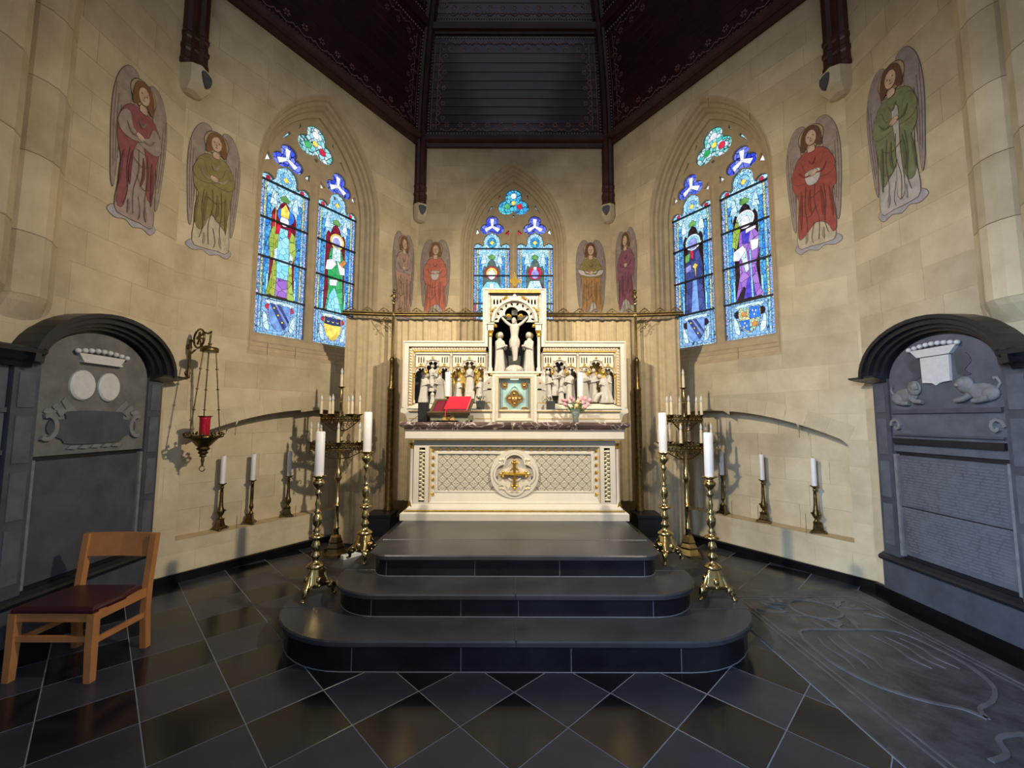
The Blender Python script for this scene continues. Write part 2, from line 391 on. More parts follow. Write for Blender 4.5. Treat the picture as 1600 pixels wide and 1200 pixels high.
# ---- walls
def iv_arch(c, a, s, p, b):
    r = p - s; R = (a * a + r * r) / (2 * a)
    def f(v):
        if v < b or v > p: return (c, c)
        if v <= s: return (c - a, c + a)
        q = (a - R) + math.sqrt(max(0, R * R - (v - s) ** 2)); return (c - q, c + q)
    f.keys = (b, p); f.rng = (c - a, c + a, b, p); return f
def iv_seg(c, a, s, p, b):
    r = p - s; R = (a * a + r * r) / (2 * r)
    def f(v):
        if v < b or v > p: return (c, c)
        if v <= s: return (c - a, c + a)
        q = math.sqrt(max(0, R * R - (v - (p - R)) ** 2)); return (c - q, c + q)
    f.keys = (b, p); f.rng = (c - a, c + a, b, p); return f
def segarch(c, a, s, p, b, n=14):
    r = p - s; R = (a * a + r * r) / (2 * r); k = math.asin(a / R)
    return [(c - a, b), (c + a, b)] + [(c + R * math.sin(k * (1 - 2 * i / n)), p - R + R * math.cos(k * (1 - 2 * i / n))) for i in range(n + 1)]
def blocks(T, u0, u1, v0, v1, ops, zf=0.0, course=0.285, mean=0.52):
    v = v0; row = 0
    while v < v1 - 0.05:
        vh = min(v + course * random.uniform(0.88, 1.12), v1)
        if v1 - vh < 0.1: vh = v1
        u = u0 - (random.uniform(0.1, 0.45))
        while u < u1 - 0.02:
            ue = u + mean * random.uniform(0.6, 1.4)
            a, b_ = max(u, u0), min(ue, u1)
            if u1 - b_ < 0.12: b_ = u1; ue = u1
            u = ue
            if b_ - a < 0.05: continue
            A, B, V, W = a + 0.0015, b_ - 0.0015, v + 0.0015, vh - 0.0015
            hit = None
            for f in ops:
                r = f.rng
                if B > r[0] and A < r[1] and W > r[2] and V < r[3]: hit = f
            polys = [rect(A, B, V, W)]
            if hit:
                sm = sorted(set([V, W] + [V + (W - V) * k / 5 for k in range(1, 5)] + [k + e for k in hit.keys for e in (-1e-4, 1e-4) if V < k < W]))
                lp = [(min(B, max(A, hit(t)[0])), t) for t in sm]; rp = [(max(A, min(B, hit(t)[1])), t) for t in sm]
                polys = []
                if max(x for x, t in lp) - A > 0.03: polys.append([(A, V)] + lp + [(A, W)])
                if B - min(x for x, t in rp) > 0.03: polys.append([(B, W)] + list(reversed(rp)) + [(B, V)])
            for p in polys:
                q = []
                for pt in p:
                    if not q or (abs(pt[0] - q[-1][0]) + abs(pt[1] - q[-1][1])) > 1e-6: q.append(pt)
                if len(q) > 2 and abs(q[0][0] - q[-1][0]) + abs(q[0][1] - q[-1][1]) < 1e-6: q.pop()
                if len(q) < 3: continue
                ar = abs(sum(q[i][0] * q[(i + 1) % len(q)][1] - q[(i + 1) % len(q)][0] * q[i][1] for i in range(len(q)))) / 2
                if ar < 0.003: continue
                mb = MB(); mb.prism(q, zf - 0.012, zf + random.uniform(-0.0005, 0.0005), back=False); T.part('ashlar_block', mb, 'stone')
        v = vh
WIN = dict(a=0.90, s=4.6, p=6.1, b=2.36)
WINC = {'L': 1.64, 'R': LEN - 1.64, 'C': -0.01}
NIC = dict(a=1.53, s=1.385, p=1.73, b=0.40)
def wall(name, label, F, u0, u1, wc, nc, v0b=0.0, zback=-0.5):
    T = Thing(name, None, None, tuple(F @ Vector((0, 0, 0))), F, kind='structure')
    holes = [arch(wc, **WIN)]; ops = [iv_arch(wc, **WIN)]
    if nc is not None: holes.append(segarch(nc, **NIC)); ops.append(iv_seg(nc, **NIC))
    mb = MB(); mb.prism(rect(u0, u1, -0.1, TOP + 0.3), -0.32, -0.0025, holes); T.part('wall_core', mb, 'mortar')
    blocks(T, u0, u1, v0b, TOP, ops)
    if nc is not None:
        nb = MB(); nb.prism(segarch(nc, 1.56, 1.4, 1.76, 0.36), -0.34, -0.205); T.part('niche_back', nb, 'mortar')
        f = iv_seg(nc, **NIC)
        # ashlar inside the niche: complement of everything outside the segment
        vv = 0.40
        while vv < 1.7:
            vh = min(vv + 0.26, 1.73); uu = nc - 1.53 - random.uniform(0, 0.3)
            while uu < nc + 1.53:
                ue = uu + random.uniform(0.4, 0.7)
                sm = [vv + (vh - vv) * k / 4 for k in range(5)]
                lp = [(max(uu + 0.002, f(min(t, 1.7299))[0]), t) for t in sm]; rp = [(min(ue - 0.002, f(min(t, 1.7299))[1]), t) for t in sm]
                if max(r[0] - l[0] for l, r in zip(lp, rp)) > 0.05:
                    p = [(min(l[0], r[0] - 0.001), l[1] + (0.002 if k == 0 else 0)) for k, (l, r) in enumerate(zip(lp, rp))]
                    q = [(max(r[0], l[0] + 0.001), r[1] + (0.002 if k == 0 else 0)) for k, (l, r) in enumerate(zip(lp, rp))]
                    b2 = MB(); b2.prism(q + list(reversed(p)), -0.21, -0.2 + random.uniform(-0.001, 0.001), back=False); T.part('ashlar_block', b2, 'stone')
                uu = ue
            vv = vh
        # voussoirs of the flat arch
        r = NIC['p'] - NIC['s']; R = (NIC['a'] ** 2 + r * r) / (2 * r); k = math.asin(NIC['a'] / R); cy = NIC['p'] - R
        n = 15
        for i in range(n):
            t0 = -k + 2 * k * (i + 0.02) / n; t1 = -k + 2 * k * (i + 0.98) / n
            q = [(nc + R * math.sin(t), cy + R * math.cos(t)) for t in (t0, (t0 + t1) / 2, t1)] + [(nc + (R + 0.17) * math.sin(t), cy + (R + 0.17) * math.cos(t)) for t in (t1, (t0 + t1) / 2, t0)]
            vb = MB(); vb.prism(q, -0.19, 0.003); T.part('voussoir', vb, 'stone')
    return T
wall('wall_back', '', FC, -1.75, 1.75, WINC['C'], None, 2.6)
wall('wall_back_left', '', FDL, -0.12, LEN + 0.12, WINC['L'], LEN / 2)
wall('wall_back_right', '', FDR, -0.12, LEN + 0.12, WINC['R'], LEN / 2)
def sidewall(name, F, u0, u1, b0, b1):
    T = Thing(name, None, None, tuple(F @ Vector((0, 0, 0))), F, kind='structure')
    mb = MB(); mb.box(u0, u1, -0.1, TOP + 0.3, -0.4, -0.0025); T.part('wall_core', mb, 'mortar')
    blocks(T, b0, b1, 0.0, TOP, []); return T
sidewall('wall_left', FSL, -1.6, 4.25, 1.2, 4.13)
sidewall('wall_right', FSR, -4.25, 1.6, -4.13, -1.2)
# ---- skirting
def skirt(name, F, u0, u1, hgt=0.085):
    mb = MB(); mb.loft([[(u, 0, 0), (u, 0, 0.035), (u, hgt - 0.012, 0.035), (u, hgt, 0.024), (u, hgt, 0)] for u in (u0, u1)]); solo(name, mb, 'skirt', F=F, kind='structure')
skirt('baseboard_back_left', FDL, 0.0, LEN); skirt('baseboard_back_right', FDR, 0.0, LEN)
skirt('baseboard_left', FSL, 1.0, 4.13); skirt('baseboard_right', FSR, -4.13, -1.0)
mb = MB(); mb.box(3.262, 3.42, 1.0, 4.12, -.01, .006); solo('trim_7', mb, 'skirt', kind='structure')
# ---- clustered responds of the chancel arch
def respond(name, F, sgn):
    # plan outline (along wall a, out o) with far edge at y=3.04
    plan = [(3.04, -0.05), (3.04, 0.02), (2.99, 0.05), (2.93, 0.10), (2.86, 0.125), (2.78, 0.12), (2.72, 0.09), (2.70, 0.05), (2.66, 0.05), (2.66, 0.12), (2.60, 0.20), (2.52, 0.255), (2.42, 0.27), (2.32, 0.255),
            (2.24, 0.21), (2.18, 0.14), (2.17, 0.09), (2.10, 0.09), (2.05, 0.2), (1.9, 0.32), (1.6, 0.38), (1.3, 0.38), (1.3, -0.05)]
    T = Thing(name, None, None, tuple(F @ Vector((sgn * 2.4, 0, 0))), F, kind='structure')
    def ring(v, k, dy=0): return [(sgn * a, v + dy * (1 if i else 1), -0.05 + (o + 0.05) * k) for i, (a, o) in enumerate(plan)]
    z = 2.44; i = 0
    mb = MB(); mb.loft([ring(2.22, 0.02), ring(2.30, 0.35), ring(2.40, 0.85), ring(2.44, 1.0)], smooth=False); T.part('tapered_stop', mb, 'stone')
    while z < 6.85:
        ze = min(z + random.uniform(0.42, 0.6), 6.9); mb = MB()
        mb.loft([ring(z + 0.002, 0.985), ring(z + 0.008, 1.0), ring(ze - 0.008, 1.0), ring(ze - 0.002, 0.985)]); T.part('drum_block', mb, 'stone'); z = ze
respond('trim_1', FSL, 1); respond('trim_2', FSR, -1)
# ---- windows
GL = {}
def gl(key, col, leads=0.0, st=1.0, col2=None, lw=0.035):
    GL[key] = glass('glass ' + key, S(*col), leads, st, S(*col2) if col2 else None, lw); return GL[key]
gl('cyan', (125, 208, 246), 11, 1.0, (165, 222, 250), .022); gl('pale', (190, 225, 250), 12, 1.0, (215, 235, 252), .022); gl('white', (235, 238, 255), 0); gl('blue', (45, 120, 235), 0); gl('deep', (28, 62, 215), 0)
gl('navy', (44, 54, 112), 10, 0.9, (78, 92, 165), .022); gl('lav', (150, 150, 225), 0); gl('purple', (138, 88, 190), 10, 1.0, (178, 140, 215), .022); gl('violet', (70, 60, 190), 0); gl('green', (40, 165, 90), 10, 0.9, (90, 200, 130), .022)
gl('olive', (140, 170, 62), 10, 0.9, (180, 205, 105), .022); gl('leaf', (105, 165, 85), 0, 0.8); gl('red', (196, 30, 62), 0, 0.9); gl('ruby', (130, 18, 50), 0, 0.7); gl('yellow', (235, 208, 92), 0); gl('orange', (210, 140, 70), 0, .9)
gl('dark', (46, 26, 40), 0, 0.5); gl('grey', (90, 112, 104), 0, 0.7); gl('steel', (110, 150, 215), 0)
gl('tracery', (165, 222, 248), 26, 1.0, (90, 165, 238), 0.05); gl('canopy', (196, 234, 250), 26, 1.05, (105, 190, 240), 0.05)
gl('foliage', (70, 190, 215), 24, 1.0, (45, 110, 225), 0.06); gl('mantling', (120, 175, 235), 18, 0.95, (165, 205, 240), 0.04)
gl('border', (95, 170, 242), 32, 1.0, (200, 196, 238), 0.07); gl('column', (90, 185, 245), 20, 1.0, (40, 105, 225), 0.06)
gl('bordery', (225, 215, 150), 26, 0.95, (140, 205, 200), 0.06); gl('redborder', (196, 50, 70), 24, 0.9, (80, 150, 235), 0.06)
gl('tref_a', (38, 60, 218), 13, 1.0, (130, 150, 240), 0.05); gl('tref_b', (70, 195, 190), 16, 1.0, (225, 228, 250), 0.06); gl('tref_c', (55, 150, 235), 16, 1.0, (90, 215, 215), 0.06)
def light_head(c, w_, y0):
    h = [(-.5, 0), (-.5, .07), (-.46, .13), (-.38, .155), (-.30, .12), (-.265, .075), (-.225, .12), (-.225, .24), (-.19, .345), (-.11, .42), (0, .475)]
    pts = [(c + x * w_, y0 + y * w_) for x, y in h]; return pts + [(2 * c - x, y) for x, y in reversed(pts[:-1])]
def piece(mb, poly, z, mi=0, lw=0.007, lead=1):
    poly = ccw(poly); i2 = inset(poly, lw)
    mb.prism(poly, z - 0.0008, z, mi=lead, back=False); mb.prism(i2, z, z + 0.0006, mi=mi, mi_side=lead, back=False)
LW = 0.645; LC = 0.3875; SILL = 2.67; BARS = (3.155, 3.655, 4.16, 4.655)
def mirror(p): return [(-x, y) for x, y in p]
SAINT = {
 'bishop': ('ruby', [
    ('blue', circ(0.02, 1.13, 0.115)), ('red', [(-.16, .55), (-.12, .5), (-.12, 1.1), (-.16, 1.1)]),
    ('olive', [(-.06, .97), (-.15, .93), (-.19, .75), (-.16, .52), (-.12, .5), (-.15, .25), (-.2, .03), (-.05, .02), (-.05, .5)]),
    ('olive', [(.07, .97), (.16, .9), (.18, .66), (.13, .5), (.15, .2), (.19, .0), (.08, .02), (.06, .5)]),
    ('cyan', [(-.06, .95), (.07, .95), (.09, .5), (.08, .27), (-.07, .27), (-.08, .55)]), ('purple', [(-.07, .27), (.08, .27), (.085, .03), (-.08, .03)]),
    ('pale', [(-.13, .62), (-.07, .68), (-.07, .5), (-.12, .46)]), ('pale', [(.09, .66), (.14, .6), (.12, .44), (.08, .5)]),
    ('red', [(-.11, .98), (-.04, .99), (-.06, .86), (-.11, .84)]), ('red', [(.05, .98), (.1, .94), (.08, .82), (.05, .86)]),
    ('white', circ(0, 1.05, 0.062, 14, 0.075)), ('yellow', [(-.06, 1.1), (.06, 1.1), (.065, 1.2), (0.005, 1.29), (-.055, 1.2)]),
    ('yellow', [(-.125, .02), (-.11, .02), (-.11, 1.22), (-.125, 1.22)])]),
 'apostle': ('ruby', [
    ('yellow', circ(0.02, 1.07, 0.12)), ('white', circ(0.02, 1.07, 0.095)), ('lav', circ(0.01, 1.05, 0.06, 14, 0.075)),
    ('green', [(-.08, .95), (.1, .95), (.15, .75), (.13, .5), (.15, .2), (.19, .0), (.05, .05), (-.08, .1), (-.14, .0), (-.1, .35), (-.13, .7)]),
    ('cyan', [(-.08, .25), (.0, .38), (.08, .2), (.14, .0), (-.12, .0)]), ('pale', [(-.05, .97), (.08, .97), (.09, .78), (-.06, .76)]),
    ('white', [(-.14, .75), (-.02, .8), (.02, .72), (-.06, .62), (-.16, .6)]), ('white', [(.02, .78), (.16, .7), (.17, .6), (.08, .58)]),
    ('orange', [(.06, .74), (.13, .83), (.19, .8), (.12, .7)]), ('white', [(-.09, .47), (.05, .5), (.03, .4), (-.08, .38)])]),
 'nun': ('dark', [
    ('pale', circ(0, 1.07, 0.125)), ('cyan', circ(0, 1.07, 0.098)), ('lav', circ(0.0, 1.05, 0.07, 14, 0.085)),
    ('navy', [(-.08, .95), (.09, .95), (.15, .7), (.14, .4), (.18, .0), (-.18, .0), (-.13, .4), (-.15, .7)]),
    ('steel', [(-.02, .52), (.05, .52), (.07, .02), (-.06, .02)]), ('lav', [(-.13, .72), (-.04, .75), (-.03, .66), (-.12, .63)]),
    ('red', [(-.05, .95), (.01, .95), (.01, .82), (-.04, .82)]), ('yellow', foil(0.03, .7, .02, .024, 4, n=16)), ('yellow', [(.02, .66), (.045, .66), (.035, .52)]),
    ('leaf', [(-.13, .9), (-.04, .92), (-.06, .8), (-.13, .78)]), ('navy', [(-.17, .02), (-.1, .02), (-.1, .5)]), ('white', [(.06, 1.0), (.15, 1.06), (.14, 1.02), (.08, .96)])]),
 'martyr': ('dark', [
    ('white', circ(0, 1.1, 0.125)), ('pale', circ(0, 1.1, 0.1)), ('white', circ(0.0, 1.07, 0.06, 14, 0.075)),
    ('purple', [(-.09, .95), (.1, .96), (.17, .85), (.16, .6), (.12, .45), (.15, .2), (.2, .04), (.06, .03), (-.05, .2), (-.17, .0), (-.1, .35), (-.1, .7)]),
    ('violet', [(-.05, .95), (.07, .95), (.03, .76), (-.05, .78)]), ('violet', [(.0, .3), (.06, .32), (.1, .05), (-.06, .03)]),
    ('pale', [(-.09, .66), (.0, .72), (.03, .4), (-.02, .38)]), ('white', [(-.17, .7), (-.04, .76), (.0, .68), (-.1, .56), (-.18, .58)]),
    ('white', [(.05, .8), (.17, .78), (.15, .66), (.07, .64)]), ('olive', [(-.19, .78), (-.12, .72), (-.06, .98), (-.1, 1.15), (-.16, 1.0)]),
    ('cyan', [(.045, .03), (.075, .03), (.06, .68), (.04, .68)]), ('white', [(.0, .9), (.14, .93), (.14, .97), (.01, .96)])]),
 'mary': ('grey', [
    ('red', circ(0, 1.06, 0.125)), ('yellow', circ(0, 1.06, 0.1)), ('white', circ(0.0, 1.03, 0.07, 14, 0.095)),
    ('cyan', [(-.09, .9), (.09, .9), (.19, .75), (.19, .2), (-.19, .2), (-.19, .75)]), ('red', [(-.09, .74), (.09, .76), (.13, .6), (-.13, .6)]), ('white', [(-.04, .87), (.04, .87), (.05, .74), (-.05, .72)])]),
 'christ': ('grey', [
    ('red', circ(0, 1.06, 0.125)), ('white', [(-.03, 1.0), (.03, 1.0), (.03, 1.18), (-.03, 1.18)]), ('lav', circ(0.0, 1.04, 0.07, 14, 0.09)),
    ('pale', [(-.09, .92), (.08, .92), (.14, .75), (.15, .3), (-.17, .3), (-.15, .75)]), ('ruby', [(.08, .9), (.18, .78), (.2, .3), (.13, .3), (.14, .75)]), ('cyan', [(-.02, .8), (.12, .82), (.12, .68), (-.02, .68)])]),
}
def shield_pieces(kind):
    sh = crv([(-.13, .40), (0, .385), (.13, .40), (.14, .25), (.10, .13), (0, .05), (-.10, .13), (-.14, .25)], 3)
    if kind == 'bend':
        return [('steel', sh), ('navy', [(-.13, .395), (-.07, .395), (.1, .13), (.05, .085)]), ('lav', [(-.065, .395), (-.04, .395), (.115, .15), (.105, .135)]),
                ('navy', [(-.035, .395), (.01, .395), (.13, .2), (.12, .16)])] + [('yellow', circ(-.075 + k * .055, .345 - k * .085, .017, 8)) for k in range(3)]
    if kind == 'crescents':
        return [('yellow', sh), ('navy', [(-.13, .395), (0, .385), (.13, .395), (.138, .29), (0, .28), (-.138, .29)])] + [('yellow', [(x - .022, .35), (x - .02, .325), (x, .31), (x + .02, .325), (x + .022, .35), (x, .33)]) for x in (-.075, 0, .075)]
    return [('bordery', sh), ('blue', [(0, .385), (.128, .395), (.138, .25), (.138, .24), (0, .23)]), ('blue', [(-.138, .23), (0, .23), (0, .06), (-.1, .14)]),
            ('orange', foil(-.07, .31, .02, .02, 5, n=20)), ('orange', foil(.065, .16, .02, .02, 5, n=20))] + [('white', [(x, y - .025), (x + .016, y), (x, y + .025), (x - .016, y)]) for x, y in ((.045, .34), (.085, .33), (.065, .285), (-.06, .19), (-.035, .15), (-.07, .14))]
def window(name, F, c, lights):
    T = Thing(name, None, None, tuple(F @ Vector((c, WIN['b'], 0))), F, kind='structure')
    rings = []
    for a, s, p, b, z in ((.915, 4.6, 6.12, 2.35, .0), (.91, 4.6, 6.115, 2.355, .0012), (.90, 4.6, 6.10, 2.36, .0), (.885, 4.6, 6.075, 2.38, -.02), (.87, 4.6, 6.055, 2.40, -.035), (.86, 4.6, 6.04, 2.41, -.075), (.83, 4.6, 6.0, 2.46, -.09), (.82, 4.6, 5.985, 2.48, -.13),
                          (.80, 4.6, 5.955, 2.52, -.15), (.79, 4.6, 5.94, 2.55, -.20), (.75, 4.6, 5.88, 2.63, -.235), (.745, 4.6, 5.875, 2.655, -.27), (.72, 4.6, 5.83, 2.67, -.29)):
        rings.append([(x, y, z) for x, y in arch(c, a, s, p, b, 14)])
    mb = MB(); mb.loft(rings, cap=False); T.part('window_reveal', mb, 'stone_dress')
    holes = []; panes = []
    for sx in (-1, 1):
        lc = c + sx * LC
        head = light_head(lc, LW, BARS[3]); holes.append([(lc - LW / 2, SILL), (lc + LW / 2, SILL)] + list(reversed(head)))
        t = foil(c + sx * .385, 5.065, .098, .099, 3, PI / 2, 36, 1.15); holes.append(t); panes.append(('tref_a', t, 'trefoil_pane'))
        d1 = [(c + sx * .16, 4.93), (c + sx * .085, 4.89), (c + sx * .08, 5.0)]; d2 = [(c + sx * .60, 4.95), (c + sx * .69, 4.90), (c + sx * .655, 5.03)]
        d3 = [(c + sx * .43, 5.36), (c + sx * .49, 5.29), (c + sx * .40, 5.45), (c + sx * .375, 5.43)]; d4 = [(c + sx * .235, 5.62), (c + sx * .28, 5.56), (c + sx * .25, 5.66)]
        for q, k in ((d1, 'red' if lights[0][0] == 'mary' else 'white'), (d2, 'white'), (d3, 'cyan'), (d4, 'red' if lights[0][0] == 'mary' else 'cyan')): holes.append(q); panes.append((k, q, 'dagger_pane'))
    t = foil(c, 5.49, .136, .139, 3, PI / 2, 40, 1.08); holes.append(t); panes.append(('tref_c' if lights[0][0] == 'mary' else 'tref_b', t, 'trefoil_pane'))
    q = [(c, 5.23), (c + .03, 5.26), (c, 5.285), (c - .03, 5.26)]; holes.append(q); panes.append(('cyan', q, 'dagger_pane'))
    mb = MB(); mb.prism(arch(c, .76, 4.6, 5.9, 2.6, 14), -.36, -.285, [list(reversed(ccw(h))) for h in holes]); T.part('tracery', mb, 'stone_dress')
    # chamfer roll on mullion
    mb = MB(); mb.prism([(c - .065, -.285), (c + .065, -.285), (c + .02, -.25), (c - .02, -.25)], 2.64, 4.9)
    mb.v = [Vector((p.x, p.z, p.y)) for p in mb.v]; T.part('mullion', mb, 'stone_dress')
    for k, poly, nm in panes:
        mb = MB(); piece(mb, poly, -.325); o = T.part(nm, mb, [GL[k], 'lead'])
        if nm == 'trefoil_pane':
            xs = [p[0] for p in poly]; ys = [p[1] for p in poly]; cx, cy = sum(xs) / len(xs), (min(ys) * .45 + max(ys) * .55) - .03
            m2 = MB()
            if k == 'tref_a':
                for an in (90, 210, 330):
                    d = Vector((math.cos(math.radians(an)), math.sin(math.radians(an)))); n_ = Vector((-d.y, d.x)); o2 = Vector((cx, cy))
                    piece(m2, [tuple(o2 + n_ * .022), tuple(o2 - n_ * .022), tuple(o2 + d * .14 - n_ * .04), tuple(o2 + d * .15 + n_ * .04)], -.3225, 0, .004)
                T.part('glass_piece', m2, [GL['white'], 'lead'], o)
            else:
                piece(m2, circ(cx, cy, .045, 12), -.3225, 0, .004); T.part('glass_piece', m2, [GL['yellow'], 'lead'], o)
                for an, kk in ((90, 'white'), (210, 'green'), (330, 'red')):
                    m3 = MB(); a = math.radians(an); piece(m3, circ(cx + .13 * math.cos(a), cy + .13 * math.sin(a), .055, 12), -.3225, 0, .004); T.part('glass_piece', m3, [GL[kk], 'lead'], o)
    for sx, (who, shield) in zip((-1, 1), lights):
        lc = c + sx * LC; head = light_head(lc, LW, BARS[3]); z = -.325
        mb = MB(); piece(mb, [(lc - LW / 2, SILL), (lc + LW / 2, SILL)] + list(reversed(head)), z, 0, .006); P = T.part('stained_light', mb, [GL['canopy'], 'lead'])
        def add(k, poly, lvl, lw=.005):
            m_ = MB(); piece(m_, [(lc + x, y) for x, y in poly], z + .001 * lvl, 0, lw); T.part('glass_piece', m_, [GL[k], 'lead'], P)
        hw = LW / 2
        cen_ = who in ('mary', 'christ')
        for q in (-1, 1):
            f = (lambda p: p) if q > 0 else mirror
            for j, (a, b_) in enumerate(((SILL, BARS[0]), (BARS[0], BARS[1]), (BARS[1], BARS[2]), (BARS[2], BARS[3]))):
                add('redborder' if cen_ and j == 1 and q < 0 else 'border', f(rect(hw - .05, hw - .004, a, b_)), 1, .004)
                add('bordery' if cen_ or j % 2 else 'tracery', f(rect(hw - .085, hw - .052, a, b_)), 1, .004)
                if j: add('column', f(rect(hw - .15, hw - .088, a, b_ if j < 3 else b_ - .15)), 1, .005)
        fld, pcs = SAINT[who]; y0 = BARS[0]
        add(fld, [(-.165, y0 + .02), (.165, y0 + .02), (.165, y0 + 1.12), (.13, y0 + 1.2), (.09, y0 + 1.17), (.06, y0 + 1.27), (0, y0 + 1.33), (-.06, y0 + 1.27), (-.09, y0 + 1.17), (-.13, y0 + 1.2), (-.165, y0 + 1.12)], 2)
        add('leaf', [(-.05, y0 + 1.31), (.05, y0 + 1.31), (.07, y0 + 1.36), (0, y0 + 1.41), (-.07, y0 + 1.36)], 3)
        for q in (-1, 1):
            add('pale', [(q * .2, y0 + 1.22), (q * .09, y0 + 1.24), (q * .12, y0 + 1.40), (q * .16, y0 + 1.44)], 3); add('cyan', [(q * .2, y0 + .02), (q * .165, y0 + .02), (q * .165, y0 + .3), (q * .2, y0 + .3)], 3)
        for lv, (k, poly) in enumerate(pcs): add(k, [(x, y0 + y * 1.0) for x, y in poly], 4 + lv * .8, .004)
        # shield panel
        add('mantling', rect(-.235, .235, SILL + .02, BARS[0] - .02), 1); add('pale', crv([(-.2, SILL + .43), (-.1, SILL + .38), (0, SILL + .42), (.1, SILL + .38), (.2, SILL + .43), (.1, SILL + .455), (-.1, SILL + .455)], 3), 2)
        if shield == 'crescents' or sx < 0 and name == 'window_1':
            for q in (-1, 1): add('red', circ(q * .15, SILL + .36, .04, 10), 2)
        else:
            for q in (-1, 1): add('dark', circ(q * .15, SILL + .33, .055, 10), 2)
        for q in (-1, 1): add('pale', crv([(q * .12, SILL + .06), (q * .2, SILL + .1), (q * .21, SILL + .28), (q * .16, SILL + .25)], 3), 2.5)
        for lv, (k, poly) in enumerate(shield_pieces(shield)): add(k, [(x, SILL + .01 + y) for x, y in poly], 3 + lv * .7, .004)
        # head foils
        add('foliage' if cen_ else 'tracery', circ(0, BARS[3] + .12, .085, 14, .10), 1); add('yellow', foil(0, BARS[3] + .12, .02, .022, 4, n=16), 2, .003)
        for q in (-1, 1): add('red' if not cen_ else 'cyan', circ(q * .23, BARS[3] + .05, .032, 10), 1)
        for y in BARS:
            b2 = MB(); b2.box(lc - LW / 2 - .01, lc + LW / 2 + .01, y - .011, y + .011, -.315, -.29); T.part('saddle_bar', b2, 'bar')
    return T
window('window_1', FDL, WINC['L'], (('bishop', 'bend'), ('apostle', 'crescents')))
window('window_2', FC, WINC['C'], (('mary', 'bend'), ('christ', 'crescents')))
window('window_3', FDR, WINC['R'], (('nun', 'bend'), ('martyr', 'quarters')))
# ---- timber vault: three curved faces, ribs, purlins, wall plates
VC = Vector((0, 4.13)); VR = 7.0; Z0 = 6.40
def vpt(corner, h, out=0.0):
    a = VR - math.sqrt(VR * VR - h * h); k = 1 - (a + out) / 2.87
    p = VC + (corner - VC) * k; return Vector((p.x, p.y, Z0 + h))
CL0, CL1, CR1, CR0 = Vector((-3.44, 4.13)), Vector((-1.65, 7.0)), Vector((1.65, 7.0)), Vector((3.44, 4.13))
CT = Thing('ceiling', None, None, (0, 4.13, Z0), Matrix(), kind='structure')
def fquad(mb, A, B, h0, h1, o0, o1, s0=0.0, s1=1.0, mi=0, thick=0.02):
    """slab on a vault face between two corners, h range and span fraction"""
    def q(h, o): a, b_ = vpt(A, h, o), vpt(B, h, o); return a.lerp(b_, s0), a.lerp(b_, s1)
    a, b_ = q(h0, o0); d, c = q(h1, o1); a2, b2 = q(h0, o0 - thick); d2, c2 = q(h1, o1 - thick)
    mb.add([tuple(p) for p in (a, b_, c, d, a2, b2, c2, d2)], [(0, 1, 2, 3), (7, 6, 5, 4), (0, 4, 5, 1), (1, 5, 6, 2), (2, 6, 7, 3), (3, 7, 4, 0)], mi)
HP = 1.92
